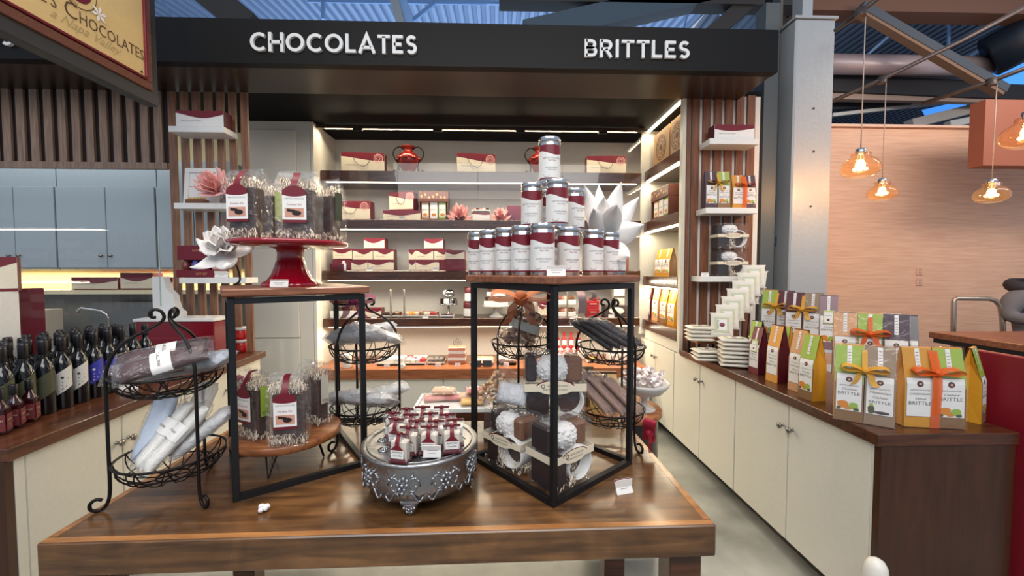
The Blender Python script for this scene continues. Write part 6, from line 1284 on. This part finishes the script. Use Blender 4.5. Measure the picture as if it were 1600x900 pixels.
for z, n, w in ((.172, 6, .24), (.268, 5, .18)):
    for i in range(n): MB().box((0, 0, .018), (w/n*.85, .08, .036), CH[i % 3], b=.003).build('slice', t, loc=((i-(n-1)/2)*w/n, 0, z))
choc_tray('white square dish with a pale bar behind the middle basket', (PX(826), 4.32, z4), .20, .15, .018, PLT, [CH[3], CH[1]], 3, 2, .022, G4)
swoosh_box('bakery box with dark top behind the middle basket stand', (PX(848), 4.36, z4), 0, .12, .1, .17, 'boxes on the fourth alcove shelf', face=IVORY, body=COCOA, text=False)
for k in range(2): choc_tray(['lower tray of mixed chocolates behind the right iron riser', 'upper tray of mixed chocolates behind the right iron riser'][k], (PX(884), 4.38, z4+.001+.13*k), .20, .14, .05, WF, CH+[PK[1]], 5, 2, .026, G4)
for k in range(2):
    t = thing('red_box', ['red lidded box, lower of two beside the mauve ribbon', 'red lidded box, upper of two beside the mauve ribbon'][k], 'box', (PX(924), 4.34, z4+.086*k), 0, 'red lidded boxes in the alcove'); RB = mat('box_red', (164, 26, 34), .4)
    MB().box((0, 0, .028), (.125, .12, .055), RB, b=.002).build('base', t); MB().box((0, 0, .07), (.132, .126, .028), RB, b=.002).build('lid', t); MB().box((0, -.0645, .054), (.07, .002, .006), CR).build('clasp', t)
    if k: bw = bow(.07, RB, w=.03).build('bow', t); bw.location = (.02, -.02, .10)
t = thing('display_box', 'dark-framed white display box at the right end of the fourth alcove shelf', 'box', (PX(960), 4.36, z4)); MB().box((0, 0, .06), (.25, .14, .12), mat('box_dark', (70, 60, 54), .5), b=.003).build('case', t); MB().ball((0, -.074, .062), (.085, .004, .04), CR, 14, 6).build('front_panel', t)
for k in range(2):
    o = MB().box((0, 0, .05), (.12, .1, .10), [mat('box_silver', (196, 190, 182), .4), CR][k], b=.003).box((0, -.0508, .09), (.118, .001, .016), mat('box_dark', (70, 60, 54), .5)).build('gift_box', loc=(PX(966), 4.38, z4+.121+.101*k)); tag(o, ['silver box on the dark display box at the right of the fourth alcove shelf', 'topmost pale box above the silver one, fourth alcove shelf'][k], 'box', 'boxes on the fourth alcove shelf')
for px, lab in ((532, 'price card before the dark chocolates at the left'), (583, 'price card before the bakery box on the fourth shelf'), (664, 'price card before the strawberry chocolates'), (815, 'price card behind the middle basket'), (899, 'price card beside the grey rod'), (956, 'price card before the dark display box')): card(.06, .032, lab, (PX(px, 4.225), 4.225, z4), 0, grp='price cards in the alcove')
# bottom counter
G5 = 'trays on the bottom alcove counter'
WCH = [mat('meringue', (232, 226, 216), .6), mat('meringue_grey', (196, 192, 186), .6)]
choc_tray('white dish of pale wrapped sweets behind the back-left basket', (PX(613, 4.22), 4.22, z5), .28, .24, .018, PLT, WCH, 5, 4, .032, G5); choc_tray('white tray of white and red sweets, middle of the bottom counter', (PX(650, 4.22), 4.22, z5), .21, .22, .018, PLT, WCH+[mat('sweet_red', (196, 60, 66), .5)], 4, 4, .03, G5); choc_tray('white tray of grey slabs on the bottom counter', (PX(682, 4.22), 4.22, z5), .17, .2, .018, PLT, [mat('slab_grey', (110, 102, 96), .5)], 3, 3, .032, G5)
t = thing('bread_rack', 'striped stack of boxes with an iron fleur holder, left of the riser post', 'box stack', (PX(714, 4.22), 4.22, z5)); t['category'] = 'boxes'
for i, m in enumerate((mat('band_rust', (166, 110, 86), .6), CR, mat('band_rose', (190, 130, 112), .6), CR, mat('band_salmon', (206, 140, 116), .6))): MB().box((0, 0, .018+.034*i), (.18, .14, .033), m, b=.004).build('layer', t)
b = MB()
for a in (90, 10, 170): b.tube([(.02*math.cos(q)*.6+.03*math.cos(math.radians(a)), 0, .205+.02*math.sin(q)+.03*math.sin(math.radians(a))) for q in [j*PI/6 for j in range(12)]], .002, IRON, 5, closed=True)
b.tube([(0, 0, .17), (0, 0, .22)], .002, IRON, 5); b.build('fleur_holder', t)
choc_tray('long white tray of pale biscuits right of the riser post', (PX(753, 4.2), 4.2, z5), .24, .22, .02, PLT, [mat('biscuit', (222, 184, 146), .6), mat('biscuit_pale', (232, 206, 176), .6)], 7, 4, .024, G5)
for px, lab in ((744, 'left small dark sign before the pale biscuits'), (761, 'right small dark sign before the pale biscuits')): o = MB().box((0, 0, .035), (.09, .012, .065), mat('slate', (50, 50, 54), .5), R('X', -8), b=.003).build('slate_sign', loc=(PX(px, 4.0), 4.01, z5)); tag(o, lab, 'sign', 'small dark signs before the biscuits')
choc_tray('brown tray of frosted rolls beside the middle basket', (PX(791, 4.18), 4.18, z5), .20, .2, .024, COCOA, [mat('roll_rose', (206, 176, 166), .6), mat('roll_pale', (226, 206, 196), .6)], 5, 3, .03, G5)
rbp = None
for k in range(2):
    for i in range(4):
        x = PX(871+11*i, 4.28+.09*k)
        if rbp is None:
            rbp = thing('red_bottle', 'x', 'bottle', (0, 0, 0), 0, 'small red bottles on the bottom alcove counter'); MB().lathe([(.026, 0), (.028, .005), (.028, .10), (.012, .125), (.012, .14)], mat('bottle_red', (190, 22, 34), .25), 14, caps=False).build('body', rbp); MB().lathe([(.014, .135), (.014, .17), (0, .172)], mat('bottle_red', (190, 22, 34), .25), 10, caps=False).build('cap', rbp); MB().lathe([(.0285, .03), (.0285, .09)], WF, 12, caps=False, a0=-150, a1=-30).build('label', rbp); o = rbp
        else: o = dup(rbp)
        o.location = (x, 4.28+.09*k, z5+(.121 if k else 0)); o['label'] = f'small red bottle, {ORD[i]} from the left in the {"raised back" if k else "front"} row of the bottom counter'
o = boxo('step_block', (PX(862, 4.37), 4.33, z5), (PX(914, 4.37), 4.42, z5+.119), WHITEP, b=.003); tag(o, 'white step under the back row of red bottles', 'riser')
choc_tray('small dish of yellow sweets right of the red bottles', (PX(924, 4.2), 4.2, z5), .09, .1, .018, PLT, [ORANGE, CH[3]], 2, 2, .02, G5)
choc_tray('white box of pale sweets at the right end of the bottom counter', (PX(967, 4.3), 4.3, z5), .22, .16, .07, WF, WCH, 5, 2, .025, G5)
for px, lab, z in ((540, 'short white jar behind the left riser, bottom of two', 0), (540, 'short white jar behind the left riser, top of two', 1), (562, 'short pale jar behind the back-left basket', 0)):
    t = thing('glass_jar', lab, 'jar', (PX(px, 4.05), 4.05, z5+.071*z), 0, 'short jars on the bottom alcove counter'); MB().lathe([(.045, 0), (.047, .004), (.047, .05)], WCH[0], 20, caps=False).build('body', t); MB().lathe([(.048, .05), (.048, .07), (0, .07)], CR, 20, caps=False).build('lid', t)
o = MB().lathe([(.022, 0), (.022, .06)], CR, 16, T(0, 0, .022) @ R('X', 90) @ R('Y', 0)).build('paper_roll', loc=(PX(627, 4.0), 4.03, z5)); tag(o, 'small white roll at the front of the bottom counter', 'roll')
for px, lab in ((602, 'price card before the dish of pale wrapped sweets'), (683, 'price card in the tray of grey slabs'), (714, 'price card before the striped boxes'), (791, 'price card before the frosted rolls')): card(.055, .032, lab, (PX(px, 4.05), 4.06, z5), 0, grp='price cards in the alcove')
# mauve ribbon hanging behind the right riser
MV = mat('mauve_ribbon', (214, 180, 176), .5); p = py(905, 440, 1.98); b = MB()
def rb(pts, w): b.strip(smooth([py(x, y, 1.98+.02*math.sin(i*2)) for i, (x, y) in enumerate(pts)], 5), w, MV, wv=(.95, .3, 0))
rb([(902, 436), (905, 450), (909, 462), (911, 475), (909, 490)], .045); rb([(905, 437), (915, 439), (922, 452), (929, 462), (924, 468)], .028)
tag(b.build('ribbon'), 'mauve ribbon hanging in waves below the tins at the back of the right riser', 'ribbon')
# ================================================================ LIGHT
w = bpy.data.worlds.new('World'); S.world = w; w.use_nodes = True
bg = w.node_tree.nodes['Background']; bg.inputs['Color'].default_value = (.72, .82, 1, 1); bg.inputs['Strength'].default_value = .55
def area(loc, rot, sx, sy, e, c=(1, .93, .82), spread=None):
    L = bpy.data.lights.new('lamp', 'AREA'); L.shape = 'RECTANGLE'; L.size = sx; L.size_y = sy; L.energy = e; L.color = c
    if spread: L.spread = math.radians(spread)
    o = bpy.data.objects.new('lamp', L); COL.objects.link(o); o.location = loc; o.rotation_euler = [math.radians(a) for a in rot]; return o
def spot(loc, to, e, ang=60, c=(1, .9, .76), soft=.04, blend=.4):
    L = bpy.data.lights.new('lamp', 'SPOT'); L.energy = e; L.color = c; L.spot_size = math.radians(ang); L.shadow_soft_size = soft; L.spot_blend = blend
    o = bpy.data.objects.new('lamp', L); COL.objects.link(o); o.location = loc; o.rotation_euler = (Vector(to)-Vector(loc)).to_track_quat('-Z', 'Y').to_euler(); return o
WARM = (1, .86, .62)
for z in (2.975, 2.455, 1.975, 1.45): area((-.15, 4.21, z), (-22, 0, 0), 3.2, .02, 17, WARM)
area((-.15, 4.21, .968), (-15, 0, 0), 3.2, .02, 15, WARM)
for z in (3.0, 2.48, 1.95, 1.39): area((1.58, 3.82, z), (0, 0, 0), .03, .78, 3, WARM)
area((-3.9, 4.3, 1.56), (0, 0, 0), 2.6, .05, 12, WARM)
spot((-.34, 1.80, 4.2), (-.15, 1.40, .8), 210, 50)
spot((-1.9, 1.5, 4.2), (-1.6, 2.2, .9), 60, 70); spot((1.2, 1.4, 4.2), (1.7, 2.2, .9), 70, 70)
spot((.9, 1.2, 4.2), (.4, 1.5, 1.2), 60, 50)
area((0, -1.5, 4.2), (52, 0, 0), 5, 2, 170, (1, .97, .93))  # unseen front fill, added to brighten the faces towards the camera
area((0, 7.5, 4.0), (180, 0, 0), 8, 3, 160, (.62, .78, 1))
area((5.6, 2.4, 3.9), (62, 0, 0), 3, .6, 60, (1, .88, .78))  # added fill that brightens the pink wall, not one of the pendants
area((-4.2, 3.55, 2.9), (35, 0, 0), 2.6, .3, 13, (.92, .96, 1))  # added kitchen fill to lift the grey cabinets, no fitting stands for it
S.view_settings.view_transform = 'Standard'; S.view_settings.look = 'None'; S.view_settings.gamma = 1; S.view_settings.exposure = 0.1
S.view_settings.use_curve_mapping = False
S.cycles.transparent_max_bounces = 32; S.cycles.max_bounces = 8; S.cycles.caustics_reflective = False; S.cycles.caustics_refractive = False
S.cycles.sample_clamp_indirect = 6; S.cycles.use_denoising = True
